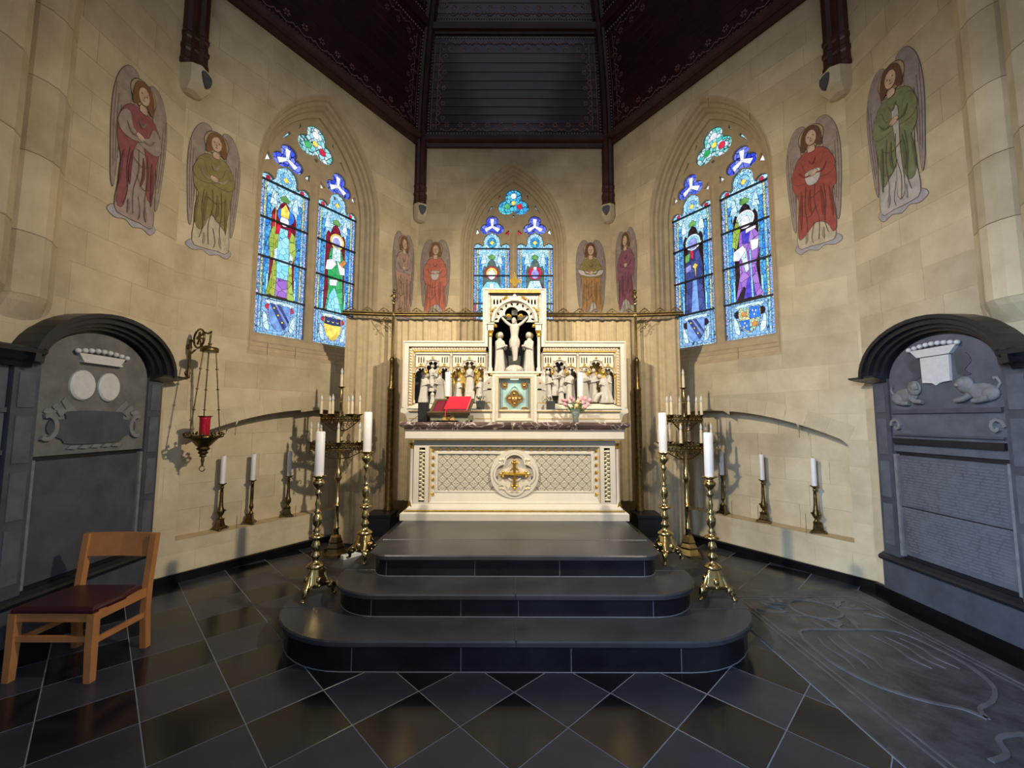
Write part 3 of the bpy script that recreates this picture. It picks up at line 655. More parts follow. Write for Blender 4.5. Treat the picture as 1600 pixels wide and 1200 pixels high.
for A, B in ((CL0, CL1), (CL1, CR1), (CR1, CR0)):
    h = 0.1
    while h < 5.5:
        mb = MB(); fquad(mb, A, B, h, h + 0.148, 0.022, 0.012); CT.part('roof_plank', mb, 'wood_roof'); h += 0.146
    for lo, hi in ((0.17, HP - 0.1), (HP + 0.12, HP + 1.7)):
        mb = MB(); L_ = (A - B).length
        # dotted beads round the panel
        n = int(L_ / 0.055); e = 0.115 / L_
        for i in range(n + 1):
            t = e + (1 - 2 * e) * i / n
            for hh in (lo + .03, hi - .03):
                p = vpt(A, hh, .03).lerp(vpt(B, hh, .03), t); mb.ball(tuple(p), (.014, .014, .014), 5, 3)
        n = int((hi - lo) / 0.055)
        for i in range(1, n):
            hh = lo + .03 + (hi - lo - .06) * i / n
            for t in (e, 1 - e): mb.ball(tuple(vpt(A, hh, .03).lerp(vpt(B, hh, .03), t)), (.014, .014, .014), 5, 3)
        CT.part('bead_border', mb, 'bead', kind='stuff')
        # stencilled border: line, scallops and flowers
        mb = MB(); e2 = 0.33 / L_; e1 = 0.16 / L_
        def pt(hh, t): return vpt(A, hh, .0245).lerp(vpt(B, hh, .0245), t)
        def ribbon(pts, wd=.012):
            for (h0, t0), (h1, t1) in zip(pts[:-1], pts[1:]):
                a, b_ = pt(h0, t0), pt(h1, t1); d = (b_ - a).normalized(); n_ = d.cross(Vector((A.x + B.x, A.y + B.y - 8.26, 0)).normalized())
                mb.add([tuple(a + n_ * wd / 2), tuple(b_ + n_ * wd / 2), tuple(b_ - n_ * wd / 2), tuple(a - n_ * wd / 2)], [(0, 1, 2, 3)])
        def flower(hh, t, r=.035):
            c_ = pt(hh, t); ex = (pt(hh, t + .01) - c_).normalized(); ey = (pt(hh + .01, t) - c_).normalized()
            for k in range(6):
                a = k * PI / 3; d = ex * math.cos(a) + ey * math.sin(a); n_ = ex * -math.sin(a) + ey * math.cos(a)
                mb.add([tuple(c_ + d * r * .25), tuple(c_ + d * r * .7 + n_ * r * .25), tuple(c_ + d * r), tuple(c_ + d * r * .7 - n_ * r * .25)], [(0, 1, 2, 3)])
        n = int(L_ * 3.4)
        for i in range(n):
            t0 = e2 + (1 - 2 * e2) * i / n; t1 = e2 + (1 - 2 * e2) * (i + 1) / n
            for base, sg in ((lo + .09, 1), (hi - .1, -1)):
                ribbon([(base, t0), (base + sg * .035, t0 + (t1 - t0) * .12), (base, t0 + (t1 - t0) * .3), (base - sg * .02, (t0 + t1) / 2), (base, t0 + (t1 - t0) * .7), (base + sg * .035, t0 + (t1 - t0) * .88), (base, t1)]); flower(base + sg * .10, (t0 + t1) / 2, .05)
        n = int((hi - lo) * 3.6)
        for i in range(n):
            h0 = lo + .18 + (hi - lo - .36) * i / n; h1 = lo + .18 + (hi - lo - .36) * (i + 1) / n
            for s0_, sg in ((0.0, 1), (1.0, -1)):
                bt = s0_ + sg * e2 * .82
                ribbon([(h0, bt), (h0 + .03, bt + sg * .018), ((h0 + h1) / 2, bt - sg * .008), (h1 - .03, bt + sg * .018), (h1, bt)]); flower((h0 + h1) / 2, bt + sg * .03, .045); flower(h0, s0_ + sg * e2 * .64, .03)
        for s0_, sg in ((0.0, 1), (1.0, -1)):
            for q in (.5, .78): ribbon([(lo + .1, s0_ + sg * e2 * q), ((lo + hi) / 2, s0_ + sg * e2 * q), (hi - .12, s0_ + sg * e2 * q)], .01)
        CT.part('stencilled_border', mb, 'roof_paint', kind='stuff')
    # wall plate mouldings and purlin
    for nm, rows in (('wall_plate', ((-.03, .05, .03, .10), (.05, .10, .10, .13), (.10, .15, .07, .09))), ('purlin', ((HP - .09, HP - .05, .05, .05), (HP - .05, HP + .03, .10, .12), (HP + .03, HP + .07, .07, .06)))):
        mb = MB()
        for h0, h1, o0, o1 in rows: fquad(mb, A, B, max(h0, -0.03) if h0 >= 0 else 0.0, h1, o0, o1, thick=.12)
        if nm == 'wall_plate':
            a, b_ = vpt(A, 0, 0), vpt(B, 0, 0); n_ = Vector((0, 0, 0)); cen = Vector((0, 4.13, Z0)); n_ = (cen - (a + b_) / 2).normalized(); z = Vector((0, 0, -.06))
            mb.add([tuple(p) for p in (a, b_, b_ + n_ * .07, a + n_ * .07, a + z, b_ + z, b_ + n_ * .05 + z, a + n_ * .05 + z)], [(0, 1, 2, 3), (7, 6, 5, 4), (0, 4, 5, 1), (1, 5, 6, 2), (2, 6, 7, 3), (3, 7, 4, 0)])
        CT.part(nm, mb, 'wood_beam')
for k, cn in enumerate((CL0, CL1, CR1, CR0)):
    rad = (VC - cn).normalized(); tan = Vector((-rad.y, rad.x)); mb = MB(); rings = []
    # post below the springing + curved rib above; moulded section
    sec = [(-.115, -.10), (-.115, .05), (-.085, .075), (-.085, .11), (-.045, .125), (-.03, .165), (.03, .165), (.045, .125), (.085, .11), (.085, .075), (.115, .05), (.115, -.10)]
    for h in [-.0, .3, .6, 1.0, 1.4, 1.8, 2.2, 2.6, 3.2, 4.0, 4.8, 5.5]:
        p = vpt(cn, max(h, 0)); rings.append([(p.x + tan.x * s_ + rad.x * o, p.y + tan.y * s_ + rad.y * o, p.z) for s_, o in sec])
    mb.loft(rings, smooth=False); rib = CT.part('rib', mb, 'wood_beam')
    mb = MB()
    def rg(z, k_): return [(cn.x + tan.x * s_ * k_ + rad.x * (o * k_), cn.y + tan.y * s_ * k_ + rad.y * (o * k_), z) for s_, o in sec]
    for z, k_ in (): pass
    mb.loft([rg(z, k_) for z, k_ in ((6.42, 1.0), (5.62, 1.0), (5.60, 1.08), (5.56, 1.08), (5.54, 1.0), (5.48, 1.02), (5.46, 1.12), (5.42, 1.12), (5.40, 1.04), (5.32, 1.06), (5.30, 1.12), (5.25, 1.12))]); CT.part('wall_post', mb, 'wood_beam')
    # stone corbel with painted shield
    T = Thing('trim_%d' % (k + 3), None, None, (cn.x, cn.y, 5.0), Matrix(), kind='structure')
    mb = MB(); cs = [(-.115, -.1), (-.115, .12), (-.07, .19), (.07, .19), (.115, .12), (.115, -.1)]
    def cg(z, k_, k2=1.0): return [(cn.x + tan.x * s_ * k_ + rad.x * (o * k2), cn.y + tan.y * s_ * k_ + rad.y * (o * k2), z) for s_, o in cs]
    mb.loft([cg(5.25, 1.0), cg(5.06, 1.0), cg(4.99, .8, .6), cg(4.97, .5, .3)]); T.part('corbel_block', mb, 'corbel')
    mb = MB(); sh = crv([(-.055, .075), (.055, .075), (.055, -.01), (0, -.085), (-.055, -.01)], 3)
    mb.M = Matrix(((tan.x, 0, rad.x, cn.x), (tan.y, 0, rad.y, cn.y), (0, 1, 0, 5.135), (0, 0, 0, 1))); mb.prism(sh, .185, .205); T.part('painted_shield', mb, 'slate')
# vault over the straight bay in front of the apse, out of view above
mb = MB(); rings = []
hs = [0, 1, 2, 3, 4, 5, 5.5]
prof = [(-(3.44 - (VR - math.sqrt(VR * VR - h * h)) * 3.44 / 2.87), Z0 + h) for h in hs]; prof = prof + [(-x, z) for x, z in reversed(prof)]
for x0, x1 in ((1.0, 4.2),):
    v = [(x, x0, z) for x, z in prof] + [(x, x1, z) for x, z in prof]; n = len(prof)
    mb.add(v, [(i, i + 1, n + i + 1, n + i) for i in range(n - 1)])
CT.part('bay_vault', mb, 'wood_roof')
# ================================================================== STEPS
def upath(hw, yf, yb, r, n=10):
    """plan outline: straight back, rounded front corners; returned from back left round the front to back right"""
    p = [(-hw, yb), (-hw, yf + r)]
    for i in range(1, n): a = PI + (PI / 2) * i / n; p.append((-hw + r + r * math.cos(a), yf + r + r * math.sin(a)))
    p += [(-hw + r, yf), (hw - r, yf)]
    for i in range(1, n): a = 1.5 * PI + (PI / 2) * i / n; p.append((hw - r + r * math.cos(a), yf + r + r * math.sin(a)))
    return p + [(hw, yf + r), (hw, yb)]
ST = Thing('altar_steps', 'three dark bluestone steps with rounded front corners carrying the altar', 'steps', (0, 4.0, 0), Matrix())
def cum(p):
    c = [0.0]
    for a, b in zip(p[:-1], p[1:]): c.append(c[-1] + math.dist(a, b))
    return c
def cutpath(p, s0, s1):
    c = cum(p); out = []
    def at(s):
        for i in range(len(p) - 1):
            if c[i + 1] >= s: t = (s - c[i]) / max(1e-9, c[i + 1] - c[i]); return (p[i][0] + (p[i + 1][0] - p[i][0]) * t, p[i][1] + (p[i + 1][1] - p[i][1]) * t)
        return p[-1]
    out.append(at(s0)); out += [q for q, cc in zip(p, c) if s0 + 1e-4 < cc < s1 - 1e-4]; out.append(at(s1)); return out
def wallstrip(mb, path, z0, z1, t):
    """vertical slab following a plan path, t thick towards the inside (right of travel is outside)"""
    A = []; B = []
    for i, p in enumerate(path):
        a = Vector(path[max(i - 1, 0)]); b = Vector(path[min(i + 1, len(path) - 1)]); d = (b - a).normalized(); n = Vector((-d.y, d.x))
        A.append(p); B.append((p[0] + n.x * t, p[1] + n.y * t))
    mb.loft([[(*a, z0), (*a, z1), (*b, z1), (*b, z0)] for a, b in zip(A, B)])
STEPS = ((1.735, 2.822, 0.0, 0.205, 0.62, (-1.05, -0.352, 0.352, 1.056), 1.72, 5.17), (1.37, 3.118, 0.205, 0.372, 0.38, (-1.03, -0.39, 0.02, 0.98), 1.30, 5.30), (1.14, 3.43, 0.372, 0.543, 0.14, (-1.02, -0.32, 0.35, 1.02), 1.1, 5.40))
for hw, yf, z0, z1, r, seams, jx, yb in STEPS:
    core = MB(); p = upath(hw - .0012, yf + .0012, yb, max(r - .0012, .02)); core.prism(p, z0 - (0.01 if z0 else 0), z1 - .042); p = upath(hw + .003, yf - .003, yb, r + .003); core.prism(p, z0, z0 + .004); core.prism(p, z1 - .048, z1 - .043); ST.part('pointing_core', core, 'joint'); bed = MB(); bed.prism(upath(hw + .02, yf - .02, yb, r + .02), z1 - .04, z1 - .002); ST.part('tread_bed', bed, 'step')
    p = upath(hw, yf, yb, r); c = cum(p); mid = c[-1] / 2
    cuts = [0.0, mid - hw - (yb - yf) * .5 - .2] + [mid + s for s in seams] + [mid + hw + (yb - yf) * .5 + .2, c[-1]]
    if r > .3: cuts = sorted(cuts + [mid - (hw - r) - r * 1.35, mid + (hw - r) + r * 1.35])
    for a, b in zip(cuts[:-1], cuts[1:]):
        if b - a < .05: continue
        mb = MB(); wallstrip(mb, cutpath(p, a + .0022, b - .0022), z0, z1 - .043, .012); ST.part('riser_slab', mb, 'riser')
    # nosed treads in two halves and a back piece
    t = upath(hw + .035, yf - .035, yb, r + .035)
    def tread(poly):
        poly = ccw(poly); i1 = inset(poly, .008); mb = MB()
        n = len(poly); rings = [[(x, y, z1 - .042) for x, y in i1], [(x, y, z1 - .034) for x, y in poly], [(x, y, z1 - .010) for x, y in poly], [(x, y, z1) for x, y in i1]]
        mb.loft(rings, cap=False); mb.add(rings[0], [tuple(reversed(f)) for f in tess(i1)]); mb.add(rings[3], tess(i1)); return mb
    inner_y = {0.205: 3.13, 0.372: 3.44, 0.543: 3.70}[z1]
    half = len(t) // 2
    yj = inner_y + .12
    def clip(pts, f):  # Sutherland-Hodgman against f(p)>=0 (linear)
        out = []
        for i in range(len(pts)):
            a, b = pts[i - 1], pts[i]; fa, fb = f(a), f(b)
            if (fa >= 0) != (fb >= 0): k = fa / (fa - fb); out.append((a[0] + (b[0] - a[0]) * k, a[1] + (b[1] - a[1]) * k))
            if fb >= 0: out.append(b)
        return out
    if z1 < .5:
        pieces = [clip(clip(t, lambda q: -q[0] - .0012), lambda q: yj - q[1]), clip(clip(t, lambda q: q[0] - .0012), lambda q: yj - q[1]),
                  clip(clip(t, lambda q: -q[0] - .0012), lambda q: q[1] - yj - .003), clip(clip(t, lambda q: q[0] - .0012), lambda q: q[1] - yj - .003)]
    else:
        pieces = [clip(t, lambda q: yj - q[1])] + [clip(clip(clip(t, lambda q, a=a: q[0] - a - .0015), lambda q, b=b: b - q[0] - .0015), lambda q: q[1] - yj - .003) for a, b in ((-2, -.82), (-.82, .84), (.84, 2))]
    for q in pieces:
        if len(q) > 2: ST.part('tread_slab', tread(q), 'step')
# ================================================================== ALTAR (front view frame: x, height, towards camera)
AY = 4.57
FA = frame((0, AY, 0), (1, 0))
ALT = Thing('altar', 'cream and gold stone altar with diaper front, gilt cross medallion and brown marble top', 'altar', (0, 4.85, 0.543), FA)
def molding(prof, hw, dep):
    """box shaped moulding running round front and sides: prof = [(height, projection)]"""
    mb = MB(); mb.loft([[(-hw - o, h, -dep), (hw + o, h, -dep), (hw + o, h, o), (-hw - o, h, o)] for h, o in prof]); return mb
ALT.part('plinth', molding([(.543, .04), (.61, .04), (.622, .028), (.628, .01)], 1.17, .8), 'altar')
ALT.part('gilt_fillet', molding([(.628, .012), (.633, .02), (.642, .02), (.647, .01)], 1.15, .6), 'gold_matt')
ALT.part('base_moulding', molding([(.647, .012), (.66, .008), (.70, -.03)], 1.14, .6), 'altar')
ALT.part('altar_body', molding([(.69, -.1), (1.395, -.1)], 1.12, .72), 'altar')
front = MB(); front.prism(rect(-1.09, 1.09, .68, 1.39), -.11, -.035, [rect(-.925, .925, .712, 1.315)[::-1], rect(-1.035, -.97, .72, 1.30)[::-1], rect(.97, 1.035, .72, 1.30)[::-1]])
ALT.part('front_frame', front, 'altar')
mb = MB()   # bevelled sill and inner frame of the panel
mb.loft([[(x, y, z) for x, y in rect(-.925 + i, .925 - i, .712 + i + j, 1.315 - i)] for i, j, z in ((0, 0, -.04), (.012, 0.0, -.06), (.055, .04, -.085), (.062, .045, -.08), (.085, .03, -.08), (.09, .03, -.09))], cap=False); ALT.part('panel_moulding', mb, 'altar')
mb = MB(); mb.box(-.85, .85, .77, 1.25, -.105, -.098); pan = ALT.part('diaper_panel', mb, 'diaper')
CX, CZ, CRAD = 0.0, 1.014, .262
# lattice strips, clipped to the panel and medallion
st_ = .0985; x0, x1, y0, y1 = -.835, .835, .785, 1.238
for sg in (1, -1):
    k = -22
    while k < 23:
        c0 = k * st_
        def P(t): return (c0 + t, CZ + sg * t)
        ts = [(x0 - c0), (x1 - c0)]; tv = [(y0 - CZ) * sg, (y1 - CZ) * sg]
        a, b = max(min(ts), min(tv)), min(max(ts), max(tv)); k += 1
        if b - a < .03: continue
        # intersection with medallion circle: (c0+t)^2 + t^2 < r^2
        disc = c0 * c0 * 4 - 8 * (c0 * c0 - CRAD ** 2); segs = [(a, b)]
        if disc > 0:
            q = math.sqrt(disc); t0, t1 = (-2 * c0 - q) / 4, (-2 * c0 + q) / 4; segs = [(a, min(b, t0)), (max(a, t1), b)]
        for s0, s1 in segs:
            if s1 - s0 < .02: continue
            m_ = MB(); m_.strip([P(s0), P(s1)], .010, -.099, -.092); ALT.part('lattice_strip', m_, 'lattice', pan)
fm = MB()
for k in range(4):
    a = k * PI / 2; fm.add([(.004 * math.cos(a), .004 * math.sin(a), 0), (.012 * math.cos(a) - .009 * math.sin(a), .012 * math.sin(a) + .009 * math.cos(a), .004), (.026 * math.cos(a), .026 * math.sin(a), .001), (.012 * math.cos(a) + .009 * math.sin(a), .012 * math.sin(a) - .009 * math.cos(a), .004), (.014 * math.cos(a), .014 * math.sin(a), .007)], [(0, 1, 4), (1, 2, 4), (2, 3, 4), (3, 0, 4)])
fm.ball((0, 0, .004), .006, 6, 4)
fme = rep(fm.mesh('diaper_flower'), 'altar')
for i in range(-17, 18):
    for j in range(-5, 6):
        if (i + j) % 2 == 0: continue
        x, y = i * st_ / 2, CZ + j * st_ / 2
        if not (x0 + .02 < x < x1 - .02 and y0 + .015 < y < y1 - .015) or math.hypot(x - CX, y - CZ) < CRAD + .02: continue
        ALT.inst('diaper_flower', fme, Matrix.Translation((x, y, -.0975)), pan)
# gilt studs round the panel
sm_ = MB(); sm_.add([(-.018, -.02, 0), (.018, -.02, 0), (.018, .02, 0), (-.018, .02, 0), (0, 0, .016)], [(0, 1, 4), (1, 2, 4), (2, 3, 4), (3, 0, 4)])
sme = rep(sm_.mesh('gilt_stud'), 'gold')
for i in range(19): ALT.inst('gilt_stud', sme, Matrix.Translation((-.81 + 1.62 * i / 18, 1.287, -.068)) @ Matrix.Scale(.8, 4))
for sx in (-1, 1):
    for i in range(7): ALT.inst('gilt_stud', sme, Matrix.Translation((sx * .893, .80 + i * .078, -.068)))
    mb = MB(); mb.box(sx * .922 - .004, sx * .922 + .004, .715, 1.31, -.05, -.033); ALT.part('gilt_fillet', mb, 'gold_matt')
    # carved foliage strip in the side slot
    mb = MB(); mb.box(sx * 1.0025 - .036, sx * 1.0025 + .036, .71, 1.31, -.112, -.10); ALT.part('slot_back', mb, 'altar_shade')
    mb = MB(); mb.tube([(sx * 1.0025, .75, -.06), (sx * 1.0025, 1.0, -.055), (sx * 1.0025, 1.25, -.06)], .008, 6)
    for i in range(22):
        y = .765 + i * .022; sgn = 1 if i % 2 else -1
        mb.ball((sx * 1.0025 + sgn * .016, y, -.05), (.019, .013, .012), 6, 4); mb.ball((sx * 1.0025 - sgn * .02, y + .008, -.055), (.012, .009, .009), 6, 4)
    mb.ball((sx * 1.0025, 1.262, -.045), (.045, .014, .014), 8, 4); mb.ball((sx * 1.0025, .745, -.045), (.04, .014, .014), 8, 4)
    ALT.part('foliage_strip', mb, 'gold_cream')
    mb = MB()   # corner colonnette with gilt capital and base
    mb.lathe([(.034, .70), (.034, .73), (.026, .75), (.024, 1.27), (.028, 1.29)], 10, (sx * 1.115, 0, -.075), axis='y'); ALT.part('corner_colonnette', mb, 'altar')
    mb = MB(); mb.lathe([(.026, 1.285), (.036, 1.30), (.028, 1.315), (.042, 1.335), (.044, 1.35)], 10, (sx * 1.115, 0, -.075), axis='y'); ALT.part('gilt_capital', mb, 'gold')
    mb = MB(); mb.add([(sx * 1.15, .66, -.02), (sx * 1.09, .66, .0), (sx * 1.13, .75, -.03), (sx * 1.12, .66, -.06)], [(0, 1, 2), (1, 3, 2), (3, 0, 2)]); ALT.part('gilt_spur', mb, 'gold')
# medallion
mb = MB(); mb.prism(circ(CX, CZ, .262, 48), -.10, -.062, [foil(CX, CZ, .108, .125, 4, 0, 64)[::-1]]); ALT.part('medallion_ring', mb, 'altar')
mb = MB(); mb.prism(foil(CX, CZ, .108, .122, 4, 0, 64), -.064, -.052, [foil(CX, CZ, .104, .104, 4, 0, 64)[::-1]]); ALT.part('quatrefoil_moulding', mb, 'altar')
mb = MB(); mb.prism(foil(CX, CZ, .106, .113, 4, 0, 64), -.072, -.067, [foil(CX, CZ, .104, .106, 4, 0, 64)[::-1]]); ALT.part('gilt_fillet', mb, 'gold_matt')
mb = MB(); mb.prism(foil(CX, CZ, .106, .112, 4, 0, 64), -.10, -.088); ALT.part('medallion_ground', mb, 'altar')
for a in (45, 135, 225, 315):
    mb = MB(); ca, sa = math.cos(math.radians(a)), math.sin(math.radians(a))
    for d, o in ((.215, 0), (.195, .028), (.195, -.028)): mb.ball((CX + ca * d - sa * o, CZ + sa * d + ca * o, -.06), (.018, .018, .008), 7, 4)
    ALT.part('spandrel_leaf', mb, 'gold_cream')
mb = MB(); mb.prism(circ(CX, CZ, .085, 32), -.09, -.075, [circ(CX, CZ, .066, 32)[::-1]]); ALT.part('cross_ring', mb, 'altar_shade')
mb = MB()
for k in range(4):
    mb.M = Matrix.Translation((CX, CZ, 0)) @ Matrix.Rotation(k * PI / 2, 4, 'Z')
    mb.loft([[(x, y, -.09), (x, y2, -.05), (x, 0, -.042), (x, -y2, -.05), (x, -y, -.09)] for x, y, y2 in ((0, .016, .010), (.12, .026, .016))])
    for cx_, cy_, r in ((.125, .024, .017), (.125, -.024, .017), (.148, 0, .019)): mb.ball((cx_, cy_, -.058), (r, r, .016), 8, 5)
    mb.add([(.155, .012, -.06), (.155, -.012, -.06), (.185, 0, -.062), (.158, 0, -.045)], [(0, 2, 3), (2, 1, 3), (1, 0, 3)])
mb.M = Matrix(); ALT.part('gilt_cross', mb, 'gold')
# entablature and mensa
ALT.part('gilt_fillet', molding([(1.382, .0), (1.385, .022), (1.394, .022), (1.397, .0)], 1.14, .6), 'gold_matt')
ALT.part('frieze', molding([(1.392, .02), (1.40, .03), (1.475, .03), (1.492, .045)], 1.145, .8), 'altar')
ALT.part('mensa', molding([(1.490, .01), (1.515, .012), (1.52, .03), (1.527, .045), (1.545, .055), (1.562, .053), (1.574, .042), (1.577, .03)], 1.18, .8), 'marble', label='brown marble altar top with white veins')
# ================================================================== RETABLE
RY = 5.12
FR = frame((0, RY, 0), (1, 0))
RET = Thing('retable', 'cream and gilt gothic retable with carved scenes and a central crucifixion niche', 'retable', (0, 5.3, 1.577), FR)
mb = MB(); mb.loft([[(-h, v, -.2), (h, v, -.2), (h, v, o), (-h, v, o)] for h, v, o in ((1.26, 1.577, .13), (1.26, 1.612, .13), (1.25, 1.618, .12), (1.25, 1.69, .12), (1.262, 1.70, .14), (1.262, 1.722, .14))]); RET.part('gradine', mb, 'altar')
for y in (1.615, 1.705):
    mb = MB(); mb.box(-1.25, 1.25, y - .004, y + .004, .0, .133 if y < 1.65 else .146); RET.part('gilt_fillet', mb, 'gold_matt')
OUT = [(-1.30, 1.60), (-1.28, 1.577), (1.28, 1.577), (1.30, 1.60), (1.305, 1.64), (1.33, 1.675), (1.375, 1.69), (1.375, 1.72), (1.365, 1.75), (1.365, 2.565), (.392, 2.565), (.392, 3.225), (-.392, 3.225), (-.392, 2.565), (-1.365, 2.565), (-1.365, 1.75), (-1.375, 1.72), (-1.375, 1.69), (-1.33, 1.675), (-1.305, 1.64)]
HL = [(-1.295, 1.76), (-.33, 1.76), (-.33, 2.495), (-1.295, 2.495)]
HC = [(-.33, 2.19), (.33, 2.19), (.33, 3.165), (-.33, 3.165)]
HRt = [(.33, 1.76), (1.295, 1.76), (1.295, 2.495), (.33, 2.495)]
mb = MB(); mb.prism(OUT, -.16, .03, [HL[::-1], HC[::-1], HRt[::-1]]); RET.part('frame', mb, 'altar')
mb = MB(); mb.box(-1.32, 1.32, 1.6, 2.53, -.22, -.14); mb.box(-.36, .36, 2.4, 3.2, -.22, -.15); RET.part('back_panel', mb, 'relief_dark')
# roll on outer edge
roll = [(x * 1.0, y) for x, y in OUT[9:16]]
mb = MB(); mb.tube([(1.35, 1.75, .03), (1.35, 2.55, .03), (.377, 2.55, .03), (.377, 3.21, .03), (-.377, 3.21, .03), (-.377, 2.55, .03), (-1.35, 2.55, .03), (-1.35, 1.75, .03)], .013, 6, smooth=False); RET.part('edge_roll', mb, 'altar')
# twisted gilt band along wings
def band(T, pts, wd=.035, z=.005, n_per=.034):
    mb = MB(); mb2 = MB()
    for a, b in zip(pts[:-1], pts[1:]):
        d = Vector((b[0] - a[0], b[1] - a[1])); L_ = d.length; d.normalize(); nn = Vector((-d.y, d.x)); n = int(L_ / n_per)
        mb2.strip([a, b], wd + .02, z - .03, z - .004)
        for i in range(n):
            c = Vector(a) + d * (i + .5) * L_ / n
            p1 = c - d * .012 - nn * wd / 2; p2 = c + d * .014 - nn * wd / 2 ; p3 = c + d * .012 + nn * wd / 2 + d * .01; p4 = c - d * .014 + nn * wd / 2 + d * .01
            mb.add([(*p1, z), (*p2, z), (*p3, z), (*p4, z), (*c, z + .012)], [(0, 1, 4), (1, 2, 4), (2, 3, 4), (3, 0, 4)])
    T.part('gilt_band_ground', mb2, 'gold_matt'); T.part('twisted_band', mb, 'altar')
band(RET, [(-1.27, 1.78), (-1.27, 2.47), (-.35, 2.47)]); band(RET, [(.35, 2.47), (1.27, 2.47), (1.27, 1.78)])
for sx in (-1, 1):
    mb = MB(); mb.strip([(sx * 1.235, 1.80), (sx * 1.235, 2.437), (sx * .34, 2.437)], .008, -.03, .008); RET.part('gilt_fillet', mb, 'gold')
# sloping ledge under the scenes
for sx in (-1, 1):
    mb = MB(); a, b = sorted((sx * .33, sx * 1.295)); mb.loft([[(a, 1.72, .03), (a, 1.735, .03), (a, 1.80, -.04), (a, 1.80, -.14), (a, 1.72, -.14)], [(b, 1.72, .03), (b, 1.735, .03), (b, 1.80, -.04), (b, 1.80, -.14), (b, 1.72, -.14)]]); RET.part('sloping_ledge', mb, 'altar')
# ---- carved figures
def robed(mb, x, y, h, z=-.07, wdt=.28, lean=0.0, face=0.0, arms=1, wide=1.0, kneel=False, nod=0.0, seed=0, mi=0):
    rs = random.Random(seed); ph = rs.uniform(0, 6)
    prof = [(0, .15), (.04, .16), (.2, .14), (.4, .125), (.55, .12), (.66, .125), (.74, .13), (.79, .105), (.83, .055), (.86, .04)]
    if kneel: prof = [(0, .22), (.06, .25), (.2, .21), (.36, .17), (.52, .15), (.62, .155), (.70, .15), (.78, .13), (.82, .07), (.85, .05)]
    rings = []
    for t, r in prof:
        cx = x + lean * h * t * t; rr = r * h * wide; fo = max(0, .85 - t) * .22
        rings.append([(cx + rr * math.cos(a) * (1 + fo * math.sin(7 * a + ph + t * 2)), y + t * h, z + rr * .62 * math.sin(a) * (1 + fo * math.sin(7 * a + ph + t * 2))) for a in [2 * PI * i / 28 for i in range(28)]])
    mb.loft(rings, True, mi, True)
    hx = x + lean * h * .85 + nod * h * .07; mb.M = Matrix.Translation((hx, y + h * .925 - abs(nod) * .02 * h, z + .015 * h))
    mb.ball((0, 0, 0), (.058 * h, .075 * h, .064 * h), 10, 7, mi); mb.ball((face * .02 * h, 0.015 * h, -.018 * h), (.07 * h, .078 * h, .06 * h), 10, 6, mi); mb.ball((face * .03 * h, -.01 * h, .064 * h), (.010 * h, .018 * h, .014 * h), 6, 4, mi)
    mb.M = Matrix()
    if arms:
        sx = x + lean * h * .5
        for s_ in (-1, 1):
            e = (sx + s_ * .115 * h * wide + face * .05 * h, y + h * .57, z + .05 * h); hd = (sx + face * .15 * h + s_ * .02 * h, y + h * (.64 if arms == 1 else .55), z + .12 * h)
            mb.tube([(sx + s_ * .085 * h * wide, y + h * .77, z), e, hd], [.042 * h, .04 * h, .024 * h], 8, mi); mb.ball(hd, .03 * h, 7, 5, mi)
SC_ = {'left': (-1.22, -.79), 'lin': (-.765, -.345), 'rin': (.345, .765), 'right': (.79, 1.22)}
def scene(a, b, figs, ground, extra=None):
    cx = (a + b) / 2
    mb = MB(); mb.box(a, b, 1.80, 2.42, -.139, -.13); RET.part('scene_ground', mb, ground)
    for k, (dx, y, h, kw) in enumerate(figs):
        mb = MB(); robed(mb, cx + dx, y, h, seed=k + int(a * 100), **kw); RET.part('relief_figure', mb, 'relief')
    for nm, mb, m_ in (extra or []): RET.part(nm, mb, m_)
ex = MB(); ex.tube([(-1.07, 1.83, -.03), (-1.14, 2.1, -.04)], .008, 6)
scene(*SC_['left'], [(-.12, 1.81, .36, dict(lean=.12, face=1, z=-.05)), (-.02, 1.95, .34, dict(face=1, z=-.09)), (.06, 1.97, .33, dict(face=-1, z=-.09)), (.12, 1.81, .37, dict(lean=-.16, face=-1, z=-.05, kneel=True, nod=-1)), (.0, 1.80, .16, dict(z=-.03, wide=1.1))], 'relief_dark', [('relief_staff', ex, 'relief')])
ex = MB(); ex.bbox(-.60, -.49, 1.82, 1.95, -.10, -.02, .006); ex.ball((-.575, 1.86, -.02), (.05, .05, .03), 10, 6)
scene(*SC_['lin'], [(.0, 1.90, .40, dict(z=-.09)), (-.15, 1.81, .30, dict(kneel=True, face=1, z=-.05, lean=.06)), (.14, 1.81, .31, dict(face=-1, z=-.05, kneel=True)), (.17, 1.83, .26, dict(z=-.08, face=-1))], 'relief_gold', [('relief_table', ex, 'relief')])
scene(*SC_['rin'], [(-.15, 1.81, .40, dict(z=-.06, face=1)), (-.05, 1.90, .36, dict(z=-.09, face=1)), (.05, 1.93, .35, dict(z=-.09, face=-1)), (.14, 1.81, .41, dict(z=-.06, face=-1, lean=-.04)), (.02, 1.80, .24, dict(z=-.03))], 'relief_dark')
ex = MB(); ex.tube([(.99, 1.83, -.05), (1.02, 1.90, -.03), (1.07, 1.93, -.03), (1.10, 1.86, -.03), (1.07, 1.82, -.04)], [.03, .035, .03, .03, .02], 8)
scene(*SC_['right'], [(-.15, 1.81, .44, dict(z=-.06, face=1)), (-.03, 1.82, .42, dict(z=-.09, face=1)), (.13, 1.81, .36, dict(kneel=True, lean=-.18, face=-1, nod=-1, z=-.05)), (.17, 1.82, .41, dict(z=-.1, face=-1))], 'relief_gold', [('relief_beast', ex, 'relief')])
